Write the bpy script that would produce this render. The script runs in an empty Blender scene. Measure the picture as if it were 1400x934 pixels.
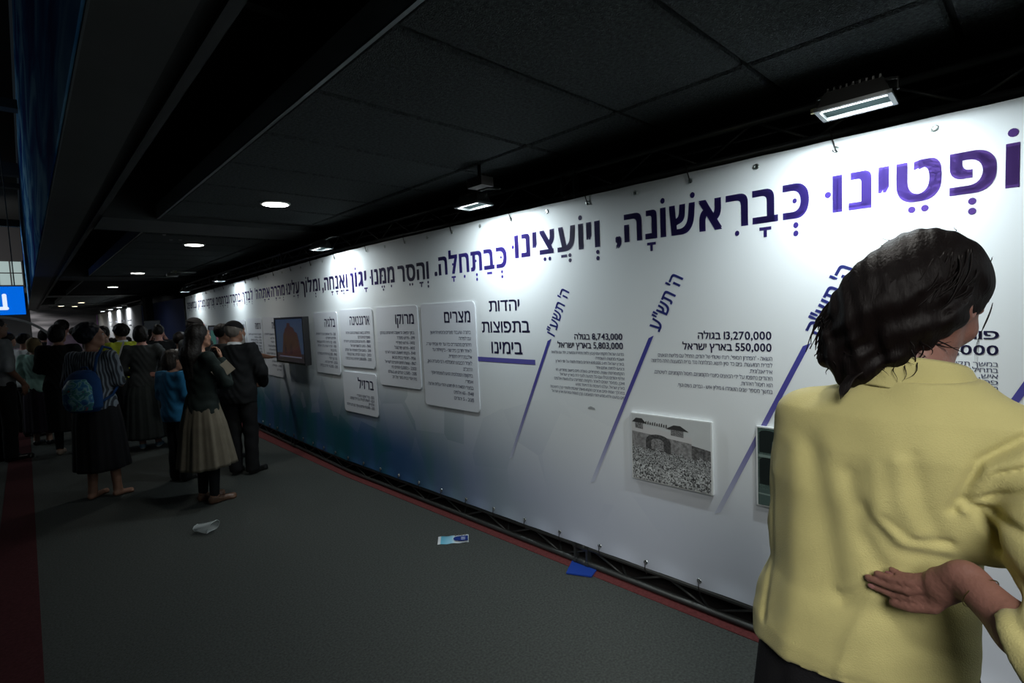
import bpy, math, random
import numpy as np
from mathutils import Matrix, Vector
from mathutils.geometry import tessellate_polygon
random.seed(7); RNG = np.random.default_rng(7)
C = bpy.context.collection
SC = bpy.context.scene
PI = math.pi

# ------------------------------------------------------------------ camera
yaw, pitch, roll = 0.75954, 0.06615, -0.04579
fw = Vector((math.sin(yaw)*math.cos(pitch), math.cos(yaw)*math.cos(pitch), -math.sin(pitch)))
rt = Vector((math.cos(yaw), -math.sin(yaw), 0)); up = rt.cross(fw)
r2 = rt*math.cos(roll)+up*math.sin(roll); u2 = -rt*math.sin(roll)+up*math.cos(roll)
cam = bpy.data.cameras.new('camera'); cam.lens = 17.98; cam.sensor_width = 36; cam.clip_start = .05; cam.clip_end = 200
co = bpy.data.objects.new('camera', cam); C.objects.link(co)
co.matrix_world = Matrix(((r2.x, u2.x, -fw.x, 0), (r2.y, u2.y, -fw.y, 0), (r2.z, u2.z, -fw.z, 1.62), (0, 0, 0, 1)))
SC.camera = co
# ------------------------------------------------------------------ world, exposure, far fill
w = bpy.data.worlds.new('hall_air'); SC.world = w; w.use_nodes = True
w.node_tree.nodes['Background'].inputs[0].default_value = (.55, .75, .95, 1)
w.node_tree.nodes['Background'].inputs[1].default_value = .010
SC.view_settings.view_transform = 'Standard'; SC.view_settings.look = 'None'
SC.view_settings.exposure = 0; SC.view_settings.gamma = 1; SC.view_settings.use_curve_mapping = False
FLOOD_W = 11      # power of each flood lamp over the banner
DOWN_W = 2.6       # power of each recessed downlight
ATRIUM_W = 2.2      # daylight from the open hall behind and to the left
def area(name, loc, rot, sx, sy, power, col=(1, 1, 1), spread=PI, parent=None):
    l = bpy.data.lights.new(name, 'AREA'); l.shape = 'RECTANGLE'; l.size = sx; l.size_y = sy
    l.energy = power; l.color = col; l.spread = spread
    o = bpy.data.objects.new(name, l); C.objects.link(o); o.location = loc; o.rotation_euler = rot
    if parent: o.parent = parent
    return o
area('atrium_light', (-5.5, -1.5, 4.2), (0, math.radians(-62), 0), 4, 9, ATRIUM_W, (.80, .93, 1))
NEAR_FILL_W = 10.5       # added unseen fill light behind the camera, brightens the near visitor's back
fill_ = area('near_fill', (-1.3, -1.5, 3.3), (0, 0, 0), 1.6, 1.6, NEAR_FILL_W, (1, .98, .93), math.radians(48))
fill_.rotation_euler = (Vector((1.15, .12, 1.25))-Vector((-1.3, -1.5, 3.3))).to_track_quat('-Z', 'Y').to_euler()

area('far_wall_fill', (-3.5, 25, 4.6), (math.radians(50), 0, math.radians(-35)), 3, 3, 240, (1, .97, .95))  # added fill with no visible source, brightens the end wall
area('far_side_daylight', (-4.5, 13.5, 4.3), (math.radians(-20), math.radians(-58), 0), 3, 4, 20, (.85, .95, 1), math.radians(110))
# ------------------------------------------------------------------ materials
MATS = {}
def mat(name, col, rough=.7, metal=0, bump=0, bscale=200, var=0, vscale=8, emit=None, estr=0, spec=.5, sheen=0):
    if name in MATS: return MATS[name]
    m = bpy.data.materials.new(name); m.use_nodes = True; nt = m.node_tree; b = nt.nodes['Principled BSDF']
    b.inputs['Base Color'].default_value = (*col, 1); b.inputs['Roughness'].default_value = rough
    b.inputs['Metallic'].default_value = metal; b.inputs['Specular IOR Level'].default_value = spec
    if sheen: b.inputs['Sheen Weight'].default_value = sheen
    tc = nt.nodes.new('ShaderNodeTexCoord')
    if var:
        n = nt.nodes.new('ShaderNodeTexNoise'); n.inputs['Scale'].default_value = vscale; n.inputs['Detail'].default_value = 4
        nt.links.new(tc.outputs['Object'], n.inputs['Vector'])
        mr = nt.nodes.new('ShaderNodeMapRange'); mr.inputs[3].default_value = 1-var; mr.inputs[4].default_value = 1+var
        mr.inputs[1].default_value = .3; mr.inputs[2].default_value = .7
        nt.links.new(n.outputs[0], mr.inputs[0])
        mx = nt.nodes.new('ShaderNodeVectorMath'); mx.operation = 'SCALE'; mx.inputs[0].default_value = col
        nt.links.new(mr.outputs[0], mx.inputs['Scale']); nt.links.new(mx.outputs[0], b.inputs['Base Color'])
    if bump:
        n2 = nt.nodes.new('ShaderNodeTexNoise'); n2.inputs['Scale'].default_value = bscale; n2.inputs['Detail'].default_value = 3
        nt.links.new(tc.outputs['Object'], n2.inputs['Vector'])
        bp = nt.nodes.new('ShaderNodeBump'); bp.inputs['Strength'].default_value = bump; bp.inputs['Distance'].default_value = .01
        nt.links.new(n2.outputs[0], bp.inputs['Height']); nt.links.new(bp.outputs[0], b.inputs['Normal'])
    if emit:
        b.inputs['Emission Color'].default_value = (*emit, 1); b.inputs['Emission Strength'].default_value = estr
    MATS[name] = m
    return m
def node(nt, t, **k):
    n = nt.nodes.new(t)
    for a, v in k.items(): setattr(n, a, v)
    return n

# ------------------------------------------------------------------ mesh helpers
def link(name, me, m=None, parent=None, loc=None, rot=None):
    o = bpy.data.objects.new(name, me); C.objects.link(o)
    if m is not None and me is not None and not me.materials: me.materials.append(m)
    if parent: o.parent = parent
    if loc is not None: o.location = loc
    if rot is not None: o.rotation_euler = rot
    return o
def tag(o, label=None, cat=None, group=None, kind=None):
    if label: o['label'] = label
    if cat: o['category'] = cat
    if group: o['group'] = group
    if kind: o['kind'] = kind
    return o
def empty(name, loc, rz, label, cat, group=None):
    o = bpy.data.objects.new(name, None); C.objects.link(o); o.location = loc; o.rotation_euler = (0, 0, rz)
    return tag(o, label, cat, group)
class MB:
    def __init__(s): s.v = []; s.f = []
    def add(s, vs, fs):
        n = len(s.v); s.v += [tuple(v) for v in vs]; s.f += [tuple(i+n for i in f) for f in fs]; return s
    def box(s, a, b, M=None):
        x0, y0, z0 = a; x1, y1, z1 = b
        vs = [(x0,y0,z0),(x1,y0,z0),(x1,y1,z0),(x0,y1,z0),(x0,y0,z1),(x1,y0,z1),(x1,y1,z1),(x0,y1,z1)]
        if M is not None: vs = [tuple(M @ Vector(v)) for v in vs]
        return s.add(vs, [(3,2,1,0),(4,5,6,7),(0,1,5,4),(1,2,6,5),(2,3,7,6),(3,0,4,7)])
    def tube(s, pts, r, n=8, cap=True):
        pts = [Vector(p) for p in pts]; rs = r if isinstance(r, (list, tuple)) else [r]*len(pts)
        vs = []; fs = []; u = None
        for i, p in enumerate(pts):
            d = (pts[min(i+1, len(pts)-1)]-pts[max(i-1, 0)]).normalized()
            if u is None:
                u = d.cross(Vector((0, 0, 1)))
                if u.length < .1: u = d.cross(Vector((1, 0, 0)))
            u = (u-d*u.dot(d)).normalized(); v = d.cross(u)
            for k in range(n):
                a = 2*PI*k/n; vs.append(tuple(p+(u*math.cos(a)+v*math.sin(a))*rs[i]))
        for i in range(len(pts)-1):
            for k in range(n): fs.append((i*n+k, i*n+(k+1) % n, (i+1)*n+(k+1) % n, (i+1)*n+k))
        if cap: fs.append(tuple(range(n-1, -1, -1))); fs.append(tuple((len(pts)-1)*n+k for k in range(n)))
        return s.add(vs, fs)
    def lathe(s, prof, n=24, M=None):
        vs = []; fs = []
        for (r, z) in prof:
            for k in range(n):
                a = 2*PI*k/n; v = Vector((r*math.cos(a), r*math.sin(a), z)); vs.append(tuple(M @ v) if M is not None else tuple(v))
        for i in range(len(prof)-1):
            for k in range(n): fs.append((i*n+k, i*n+(k+1) % n, (i+1)*n+(k+1) % n, (i+1)*n+k))
        return s.add(vs, fs)
    def mesh(s, name, smooth=False):
        me = bpy.data.meshes.new(name); me.from_pydata(s.v, [], s.f)
        if smooth: me.polygons.foreach_set('use_smooth', [True]*len(me.polygons))
        me.update(); return me
    def obj(s, name, m, parent=None, smooth=False, **k): return link(name, s.mesh(name, smooth), m, parent, **k)

# ------------------------------------------------------------------ the curved banner plane: s = metres left of the bend, z = height
KX, KY = 2.279, 4.908
AN, AF = math.radians(-1.95), math.radians(1.3)
def W(s, z, off=0.0):
    a = AN if s <= 0 else AF
    dx, dy = math.sin(a), math.cos(a)
    return (KX+dx*s-dy*off, KY+dy*s+dx*off, z)       # off: towards the room

# ================================================================== large structure
carpet = mat('grey_green_carpet', (.062, .069, .064), .95, bump=.5, bscale=350, var=.28, vscale=90, spec=.15)
red_carpet = mat('dark_red_carpet', (.13, .036, .036), .95, bump=.4, bscale=350, var=.2, vscale=60, spec=.1)
f = MB(); f.box((-9, -6, -.1), (6, 36, 0)); floor = tag(f.obj('floor', carpet), kind='structure')
tag(MB().box((-.27, -6, -.02), (-.06, 34, .004)).obj('floor_stripe', mat('deep_red_carpet', (.055, .016, .018), .95, bump=.4, bscale=350, var=.2, vscale=60, spec=.1)), kind='structure', label='dark red carpet strip running down the left of the passage')
rb = MB()
vs = []; 
for s, q in ((-7.2, .03), (0, .062), (7.9, .24)): vs += [W(s, .004, q), W(s, .004, -.03), W(s, -.02, q), W(s, -.02, -.03)]
rb.add(vs, [(0,1,5,4),(4,5,9,8),(0,4,6,2),(4,8,10,6)])
bs_ = MB(); bs_.v = [W(-7.2, .003, -.03), W(-7.2, .003, -1.3), W(0, .003, -.03), W(0, .003, -1.3), W(7.9, .003, -.03), W(7.9, .003, -1.3)]; bs_.f = [(0, 1, 3, 2), (2, 3, 5, 4)]  # black sheet paints in the shade on the floor behind the truss
tag(bs_.obj('shade_behind_banner', mat('black_floor_shade', (.012, .010, .010), .9)), kind='structure', label='black sheet standing in for the shade on the floor behind the banner')
tag(rb.obj('floor_edge_strip', red_carpet), kind='structure', label='dark red carpet strip along the foot of the banner')
black = mat('black_paint', (.012, .014, .014), .8)
tag(MB().box((3.5, -6, 0), (3.6, 36, 3.2)).obj('wall_right', mat('black_drape_wall', (.012, .012, .013), .95, bump=.3, bscale=20)), kind='structure')
tag(MB().box((-9, -6.1, 0), (6, -6, 6)).obj('wall_back', mat('dark_grey_wall', (.06, .065, .07), .9)), kind='structure')

CZ = 2.52
tile_m = mat('charcoal_wood_wool_tile', (.050, .057, .057), .95, bump=1, bscale=160, var=.4, vscale=70, spec=.1)
beam_m = mat('black_ceiling_beam', (.030, .034, .034), .75, var=.15, vscale=3)
ceil = MB().box((.53, -6, CZ+.62), (3.5, 36, CZ+.7)).obj('ceiling', black); tag(ceil, kind='structure')
beams_y = [(-6.2, -5.4), (5.32, 6.02), (11.75, 12.75), (18.6, 19.6), (25.6, 26.6)]
def tile_mesh(wx, wy):
    t = MB(); b = .010; h = .03
    x, y = wx/2, wy/2
    vs = [(-x, -y, h), (x, -y, h), (x, y, h), (-x, y, h), (-x, -y, b), (x, -y, b), (x, y, b), (-x, y, b),
          (-x+b, -y+b, 0), (x-b, -y+b, 0), (x-b, y-b, 0), (-x+b, y-b, 0)]
    t.add(vs, [(0,1,2,3),(0,4,5,1),(1,5,6,2),(2,6,7,3),(3,7,4,0),(4,8,9,5),(5,9,10,6),(6,10,11,7),(7,11,8,4),(8,11,10,9)])
    return t
tm = tile_mesh(1.196, .580).mesh('ceiling_tile')
far = MB(); ny = 0
back = MB().box((.93, -6, CZ+.035), (3.5, 36, CZ+.06)).obj('tile_backing', black, ceil)
y = .84+.3-.6*11
while y < 31:
    if not any(a-.28 < y < b+.28 for a, b in beams_y):
        for x in (1.512, 2.727):
            if y < 15.5 and y > -3:
                o = link('ceiling_tile', tm, tile_m, ceil, (x, y, CZ+random.uniform(0, .003)))
            elif y > 0:
                t = tile_mesh(1.196, .580); far.add([(a+x, b+y, c+CZ) for a, b, c in t.v], t.f)
    y += .6
tag(far.obj('far_ceiling_tiles', tile_m, ceil), kind='stuff')
for a, b in beams_y[1:]:
    MB().box((.53, a, CZ-.015), (3.5, b, CZ+.5)).obj('cross_beam', beam_m, ceil)
MB().box((.9, -6, CZ-.0), (.905, 36, CZ+.12)).obj('ceiling_fascia', mat('grey_fascia_board', (.30, .32, .32), .7), ceil)
rail = mat('bright_trim', (.16, .175, .175), .5, metal=.9)
segs = [(-5, 5.3), (6.04, 11.7), (12.8, 18.5), (19.7, 25.5)]
for a, b in segs: MB().box((.894, a, CZ-.004), (.91, b, CZ+.006)).obj('edge_trim', rail, ceil)
for k in range(8):      # black cross rails up in the recess
    MB().box((.53, -4+k*3.1, CZ+.35), (.9, -3.95+k*3.1, CZ+.42)).obj('recess_rail', beam_m, ceil)
bulk = MB().box((.20, -6, CZ), (.43, 33, CZ+.9))
bulk = tag(bulk.obj('ceiling_bulkhead', mat('dark_bulkhead', (.034, .036, .034), .7, var=.2, vscale=1.5)), kind='structure')
MB().box((.43, -6, CZ+.02), (.49, 33, CZ+.5)).obj('shadow_gap', black, bulk)
MB().box((.49, -6, CZ), (.53, 33, CZ+.5)).obj('bulkhead_rail', mat('black_rail', (.014, .016, .016), .7), bulk)
MB().box((.196, -6, CZ-.003), (.203, 33, CZ+.01)).obj('bulkhead_edge', mat('dull_edge', (.12, .14, .15), .5, metal=.5), bulk)

# upper hall seen past the bulkhead (left edge of the picture)
ub = tag(MB().box((-9, -6, 6.2), (.2, 36, 6.4)).obj('upper_ceiling', black), kind='structure', label='dark upper ceiling of the open hall')
grey_st = mat('grey_steel_beam', (.16, .15, .14), .6)
for (yy, zz, t) in ((9.5, 4.55, .12), (14.5, 4.75, .25), (15.6, 4.72, .10), (23, 4.95, .22)):
    MB().box((-8, yy, zz), (.17, yy+.2, zz+t)).obj('steel_beam', grey_st, ub)

# end wall of the concourse with a pale printed swoosh
def swoosh_mat():
    m = bpy.data.materials.new('pale_swoosh_print'); m.use_nodes = True; nt = m.node_tree; b = nt.nodes['Principled BSDF']
    tc = node(nt, 'ShaderNodeTexCoord'); mp = node(nt, 'ShaderNodeMapping'); mp.inputs['Scale'].default_value = (.35, 1, 2.2)
    n = node(nt, 'ShaderNodeTexNoise'); n.inputs['Scale'].default_value = 1.6; n.inputs['Detail'].default_value = 2
    cr = node(nt, 'ShaderNodeValToRGB'); cr.color_ramp.elements[0].color = (.26, .26, .28, 1); cr.color_ramp.elements[1].color = (.72, .70, .74, 1)
    cr.color_ramp.elements[0].position = .42; cr.color_ramp.elements[1].position = .62
    nt.links.new(tc.outputs['Object'], mp.inputs[0]); nt.links.new(mp.outputs[0], n.inputs['Vector']); nt.links.new(n.outputs[0], cr.inputs[0]); nt.links.new(cr.outputs[0], b.inputs['Base Color'])
    b.inputs['Roughness'].default_value = .8
    return m
tag(MB().box((.25, 32, 0), (3.5, 32.1, 3.2)).obj('wall_far', swoosh_mat()), kind='structure')
tag(MB().box((-9, 34, 0), (.3, 34.1, 6.2)).obj('wall_far_hall', mat('dark_grey_wall', (.06, .065, .07), .9)), kind='structure')
wf = mat('window_frame_black', (.02, .02, .022), .5)
day = mat('daylit_sky_glass', (.3, .4, .4), .2, emit=(.62, .78, .76), estr=.32)
wn = tag(MB().box((-1.35, 30.0, 3.45), (.15, 30.06, 3.52)).box((-1.35, 30.0, 4.5), (.15, 30.06, 4.56)).obj('window_1', wf), kind='structure')
for i in range(5):
    MB().box((-1.36+i*.37, 29.98, 3.45), (-1.32+i*.37, 30.08, 4.56)).obj('mullion', wf, wn)
    if i < 4:
        for (za, zb) in ((3.52, 4.0), (4.04, 4.5)): MB().box((-1.32+i*.37, 30.02, za), (-.99+i*.37, 30.03, zb)).obj('pane', day, wn)
        MB().box((-1.32+i*.37, 30.0, 4.0), (-.99+i*.37, 30.06, 4.04)).obj('glazing_bar', wf, wn)
MB().box((-9, 30.1, 3.2), (.2, 30.2, 6.2)).obj('wall_panel', mat('grey_panel_wall', (.035, .035, .037), .8), wn)

# ================================================================== truss
truss_m = mat('dark_aluminium_truss', (.055, .062, .062), .45, metal=.5)
def truss(name, s0, s1, zs, offs, label, joint=()):
    t = empty(name, W((s0+s1)/2, zs[0]), 0, label, 'truss', 'black ladder trusses framing the banner')
    def sub(nm, mb):
        o = mb.obj(nm, truss_m, t, smooth=True); o.matrix_parent_inverse = Matrix.Translation(-t.location); return o
    for z in zs:
        for of in offs:
            mb = MB(); pts = [W(s0+.001, z, of)]+([W(0, z, of)] if s0 < 0 < s1 else [])+[W(s1, z, of)]
            sub('chord', mb.tube(pts, .019 if z == zs[0] else .016, 10))
    n = int((s1-s0)/.24); 
    for of in offs:
        for i in range(n):
            a = s0+(s1-s0)*i/n; b = s0+(s1-s0)*(i+1)/n
            z0, z1 = (zs[0], zs[1]) if i % 2 else (zs[1], zs[0])
            if of == offs[0]: sub('diagonal_brace', MB().tube([W(a, z0, of), W(b, z1, of)], .007, 6))
    bb = MB()
    for of in offs[1:]:
        for i in range(n):
            a = s0+(s1-s0)*i/n; b = s0+(s1-s0)*(i+1)/n
            z0, z1 = (zs[0], zs[1]) if i % 2 else (zs[1], zs[0]); bb.tube([W(a, z0, of), W(b, z1, of)], .007, 5)
            bb.tube([W(a, z0, offs[0]), W(b, z0, of)], .007, 5)
    tag(sub('rear_braces', bb), kind='stuff')
    for sj in joint:
        for d in (-.045, .045):
            p = MB(); p.box((-.007, -.02, zs[0]-.02), (.007, .02, zs[1]+.02))
            for z in zs: p.tube([(-.012, 0, z), (.012, 0, z)], .026, 10)
            o = p.obj('junction_plate', truss_m, t); o.location = W(sj+d, 0, offs[0]); o.rotation_euler = (0, 0, PI/2-(AN if sj < 0 else AF))
            o.matrix_parent_inverse = Matrix.Translation(-t.location)
            for z in zs:
                c = MB().tube([W(sj-.045, z, offs[0]), W(sj+.045, z, offs[0])], .012, 8); 
        for z in zs: sub('coupling_sleeve', MB().tube([W(sj-.05, z, offs[0]), W(sj+.05, z, offs[0])], .024, 10))
    return t
truss('lighting_truss', -6.9, 7.45, (2.262, 2.40), (-.03, -.27), 'black ladder truss above the white banner carrying the flood lamps', (-2.93, 1.6, 5.2))
truss('base_truss', -6.9, 7.45, (.024, .122), (-.022, -.27), 'black ladder truss lying on the carpet under the white banner', (-2.93, 1.6, 5.2))
# upright posts at the ends of the banner
for sp, lb in ((-6.95, 'black upright truss post at the near end of the banner, out of frame'), (7.5, 'black upright truss post at the far end of the banner')):
    if sp < 0: continue
    t = empty('truss_post', W(sp, 0, -.05), 0, lb, 'truss post')
    for dx in (-.09, .09):
        for dy in (-.03, .2): MB().tube([(dy, dx, 0), (dy, dx, 2.42)], .018, 8).obj('chord', truss_m, t, smooth=True)
    m_ = MB()
    for k in range(10): m_.tube([(-.03, -.09 if k % 2 else .09, .05+k*.235), (-.03, .09 if k % 2 else -.09, .05+(k+1)*.235)], .007, 5)
    tag(m_.obj('braces', truss_m, t), kind='stuff')

# ================================================================== banner
def banner_mat():
    m = bpy.data.materials.new('printed_banner_vinyl'); m.use_nodes = True; nt = m.node_tree; L = nt.links; b = nt.nodes['Principled BSDF']
    uv = node(nt, 'ShaderNodeUVMap', uv_map='sz'); sp = node(nt, 'ShaderNodeSeparateXYZ'); L.new(uv.outputs[0], sp.inputs[0])
    def mr(src, a, b_, c=0, d=1, kind='SMOOTHSTEP'):
        n = node(nt, 'ShaderNodeMapRange', interpolation_type=kind); n.inputs[1].default_value = a; n.inputs[2].default_value = b_; n.inputs[3].default_value = c; n.inputs[4].default_value = d
        L.new(src, n.inputs[0]); return n.outputs[0]
    def ma(op, a, b_=None):
        n = node(nt, 'ShaderNodeMath', operation=op)
        for i, v in enumerate((a, b_)):
            if v is None: continue
            if hasattr(v, 'node'): L.new(v, n.inputs[i])
            else: n.inputs[i].default_value = v
        return n.outputs[0]
    s, z = sp.outputs[0], sp.outputs[1]
    vor = node(nt, 'ShaderNodeTexVoronoi'); vor.inputs['Scale'].default_value = 3.2; mp = node(nt, 'ShaderNodeMapping'); mp.inputs['Scale'].default_value = (1, .8, 1); mp.inputs['Rotation'].default_value = (0, 0, .6)
    L.new(uv.outputs[0], mp.inputs[0]); L.new(mp.outputs[0], vor.inputs['Vector'])
    sepc = node(nt, 'ShaderNodeSeparateColor'); L.new(vor.outputs['Color'], sepc.inputs[0])
    fac = sepc.outputs[0]
    strength = mr(s, -4.8, -.9, .55, 1)                    # print turns deeper blue to the left
    top = mr(s, -4.5, .5, .95, 1.30, 'LINEAR')            # height where the blue begins
    zz = ma('ADD', ma('DIVIDE', z, top), ma('MULTIPLY', ma('SUBTRACT', fac, .5), .10))
    low = mr(zz, .30, 1.0, 1, 0)
    t = ma('MULTIPLY', low, strength)
    # blue / teal streaks
    no = node(nt, 'ShaderNodeTexNoise'); no.inputs['Scale'].default_value = 1.1; no.inputs['Detail'].default_value = 2
    mp2 = node(nt, 'ShaderNodeMapping'); mp2.inputs['Scale'].default_value = (2.2, .45, 1); L.new(uv.outputs[0], mp2.inputs[0]); L.new(mp2.outputs[0], no.inputs['Vector'])
    cr = node(nt, 'ShaderNodeValToRGB'); e = cr.color_ramp.elements
    e[0].position = .40; e[0].color = (.012, .115, .16, 1); e[1].position = .60; e[1].color = (.035, .105, .25, 1)
    L.new(ma('ADD', no.outputs[0], ma('MULTIPLY', ma('SUBTRACT', fac, .5), .12)), cr.inputs[0])
    pale = node(nt, 'ShaderNodeMix', data_type='RGBA'); pale.inputs[6].default_value = (.42, .47, .60, 1)
    L.new(mr(s, -3.4, -.9), pale.inputs[0]); L.new(cr.outputs[0], pale.inputs[7])
    mix = node(nt, 'ShaderNodeMix', data_type='RGBA'); mix.inputs[6].default_value = (.80, .84, .85, 1)
    L.new(t, mix.inputs[0]); L.new(pale.outputs[2], mix.inputs[7])
    L.new(mix.outputs[2], b.inputs['Base Color'])
    b.inputs['Roughness'].default_value = .62; b.inputs['Specular IOR Level'].default_value = .3
    n3 = node(nt, 'ShaderNodeTexNoise'); n3.inputs['Scale'].default_value = 3; mp3 = node(nt, 'ShaderNodeMapping'); mp3.inputs['Scale'].default_value = (1, .5, 1)
    L.new(uv.outputs[0], mp3.inputs[0]); L.new(mp3.outputs[0], n3.inputs['Vector'])
    bp = node(nt, 'ShaderNodeBump'); bp.inputs['Strength'].default_value = .25; bp.inputs['Distance'].default_value = .02
    L.new(n3.outputs[0], bp.inputs['Height']); L.new(bp.outputs[0], b.inputs['Normal'])
    return m
S0, S1, ZB, ZT = -6.75, 7.38, .143, 2.238
EYE = .306
def ripple(s, z):
    ph = math.cos(2*PI*(s+3.083)/EYE)
    e_top = math.exp(-((ZT-z)/.035)**2); e_bot = math.exp(-((z-ZB)/.045)**2)
    return (1-ph)*.5*(.004*e_top+.010*e_bot)
def edge(s, z0):
    ph = .5-.5*math.cos(2*PI*(s+3.083)/EYE)
    return ph
def banner():
    ns = 420; zs = list(np.linspace(0, .06, 5))+list(np.linspace(.1, .95, 14))+list(np.linspace(.965, 1, 5))
    top = lambda s: 2.238-(.0115*max(0, s+.7) if s > -.7 else 0)
    bot = lambda s: .143-(.012*min(1, max(0, s)))
    me = MB(); uvs = []
    for i in range(ns+1):
        s = S0+(S1-S0)*i/ns
        for t in zs:
            ph = edge(s, 0); zt = top(s)-.003*ph; zb = bot(s)+.008*ph*(1 if s > -9 else 0)
            z = zb+(zt-zb)*t
            me.v.append(W(s, z, .002+ripple(s, z))); uvs.append((s, z))
    m = len(zs)
    for i in range(ns):
        for j in range(m-1): me.f.append((i*m+j, (i+1)*m+j, (i+1)*m+j+1, i*m+j+1))
    mesh = me.mesh('exhibition_banner', True)
    ul = mesh.uv_layers.new(name='sz')
    vi = np.empty(len(mesh.loops), dtype=np.int32); mesh.loops.foreach_get('vertex_index', vi)
    ul.data.foreach_set('uv', np.array(uvs, dtype=np.float32)[vi].ravel())
    return link('exhibition_banner', mesh, banner_mat())
BAN = banner()
tag(BAN, 'long white and blue banner with dark Hebrew headline laced to the truss', 'banner')

# ---- eyelets and ties
ring_m = mat('nickel_eyelet', (.55, .6, .58), .3, metal=1); tie_m = mat('black_tie', (.02, .02, .02), .6)
def ring_mesh():
    b = MB(); n = 12
    prof = [(.006, .0), (.007, .003), (.012, .003), (.013, 0)]
    b.lathe(prof, n, Matrix.Rotation(-PI/2, 4, 'Y')); b.add([(.0, .0055*math.cos(2*PI*k/8), .0055*math.sin(2*PI*k/8)) for k in range(8)], [tuple(range(8))])
    return b
rm = ring_mesh().mesh('eyelet', True)
k0 = -12
for k in range(k0, 35):
    s = -3.083+k*EYE
    if s < S0+.1 or s > S1-.05: continue
    for zz, nm in ((2.196-(.0115*max(0, s+.7)), 'top'), (.178, 'bottom')):
        if (nm == 'bottom' and s > 3.2): continue
        o = link('eyelet', rm, ring_m, BAN, W(s, zz, .005)); o.rotation_euler = (0, 0, -(AN if s < 0 else AF)-0)
        if k % 2 == 0 or nm == 'bottom':
            if nm == 'top': pts = [W(s-.005, zz-.012, .012), W(s, zz, .012), W(s+.012, zz+.045, .014), W(s+.018, zz+.085, .012), W(s+.02, zz+.09, -.03)]
            else: pts = [W(s, zz+.004, .012), W(s, zz-.03, .016), W(s+.002, zz-.07, .0), W(s+.002, zz-.045, -.04)]
            MB().tube(pts, .0028, 5).obj('lacing_tie', tie_m, BAN, smooth=True)

# ---- lettering: real flat letters
_gl = {}
def glyph(ch, bold):
    key = ch
    if key in _gl: return _gl[key]
    cu = bpy.data.curves.new('g', 'FONT'); cu.body = ch; cu.resolution_u = 3; cu.extrude = .01
    o = bpy.data.objects.new('g', cu); C.objects.link(o)
    me = bpy.data.meshes.new_from_object(o.evaluated_get(bpy.context.evaluated_depsgraph_get()))
    nb = {}; key_ = {}; pts = {}; co_ = [v.co.copy() for v in me.vertices]
    K_ = lambda i: key_.setdefault((round(co_[i].x, 5), round(co_[i].y, 5)), len(key_))
    for p in me.polygons:                  # the side walls give the exact outline of each stroke
        vs = list(p.vertices); zs = [co_[i].z for i in vs]
        if max(zs)-min(zs) < .01: continue
        for i, j in zip(vs, vs[1:]+vs[:1]):
            if co_[i].z > 0 and co_[j].z > 0:
                a, b = K_(i), K_(j); pts[a] = co_[i]; pts[b] = co_[j]
                if a != b: nb.setdefault(a, set()).add(b); nb.setdefault(b, set()).add(a)
    loops = []; seen = set()
    for s0 in nb:
        if s0 in seen: continue
        L = [s0]; seen.add(s0); c = s0
        while True:
            n = [q for q in nb[c] if q not in seen]
            if not n: break
            c = n[0]; seen.add(c); L.append(c)
        if len(L) > 2: loops.append([Vector((pts[i].x, pts[i].y, 0)) for i in L])
    def inside(p, L):
        r_ = False
        for a, b in zip(L, L[1:]+L[:1]):
            if (a.y > p.y) != (b.y > p.y) and p.x < (b.x-a.x)*(p.y-a.y)/(b.y-a.y)+a.x: r_ = not r_
        return r_
    par = {i: [j for j in range(len(loops)) if j != i and all(inside(p, loops[j]) for p in loops[i])] for i in range(len(loops))}
    V_, F_ = [], []
    for i, L in enumerate(loops):
        if par[i]: continue
        grp = [L]+[loops[j] for j in range(len(loops)) if i in par[j]]
        flat = [v for l in grp for v in l]; n0 = len(V_); V_ += [(v.x, v.y) for v in flat]; F_ += [tuple(n0+k for k in t) for t in tessellate_polygon(grp)]
    v = np.array(V_).reshape(-1, 2)
    r = (v, F_, (v[:, 0].min(), v[:, 0].max()) if len(v) else (0, .2))
    bpy.data.objects.remove(o); bpy.data.curves.remove(cu); bpy.data.meshes.remove(me)
    _gl[key] = r; return r
def ngon(cx, cy, r, n=12): return [(cx+r*math.cos(2*PI*k/n), cy+r*math.sin(2*PI*k/n)) for k in range(n)]
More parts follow.
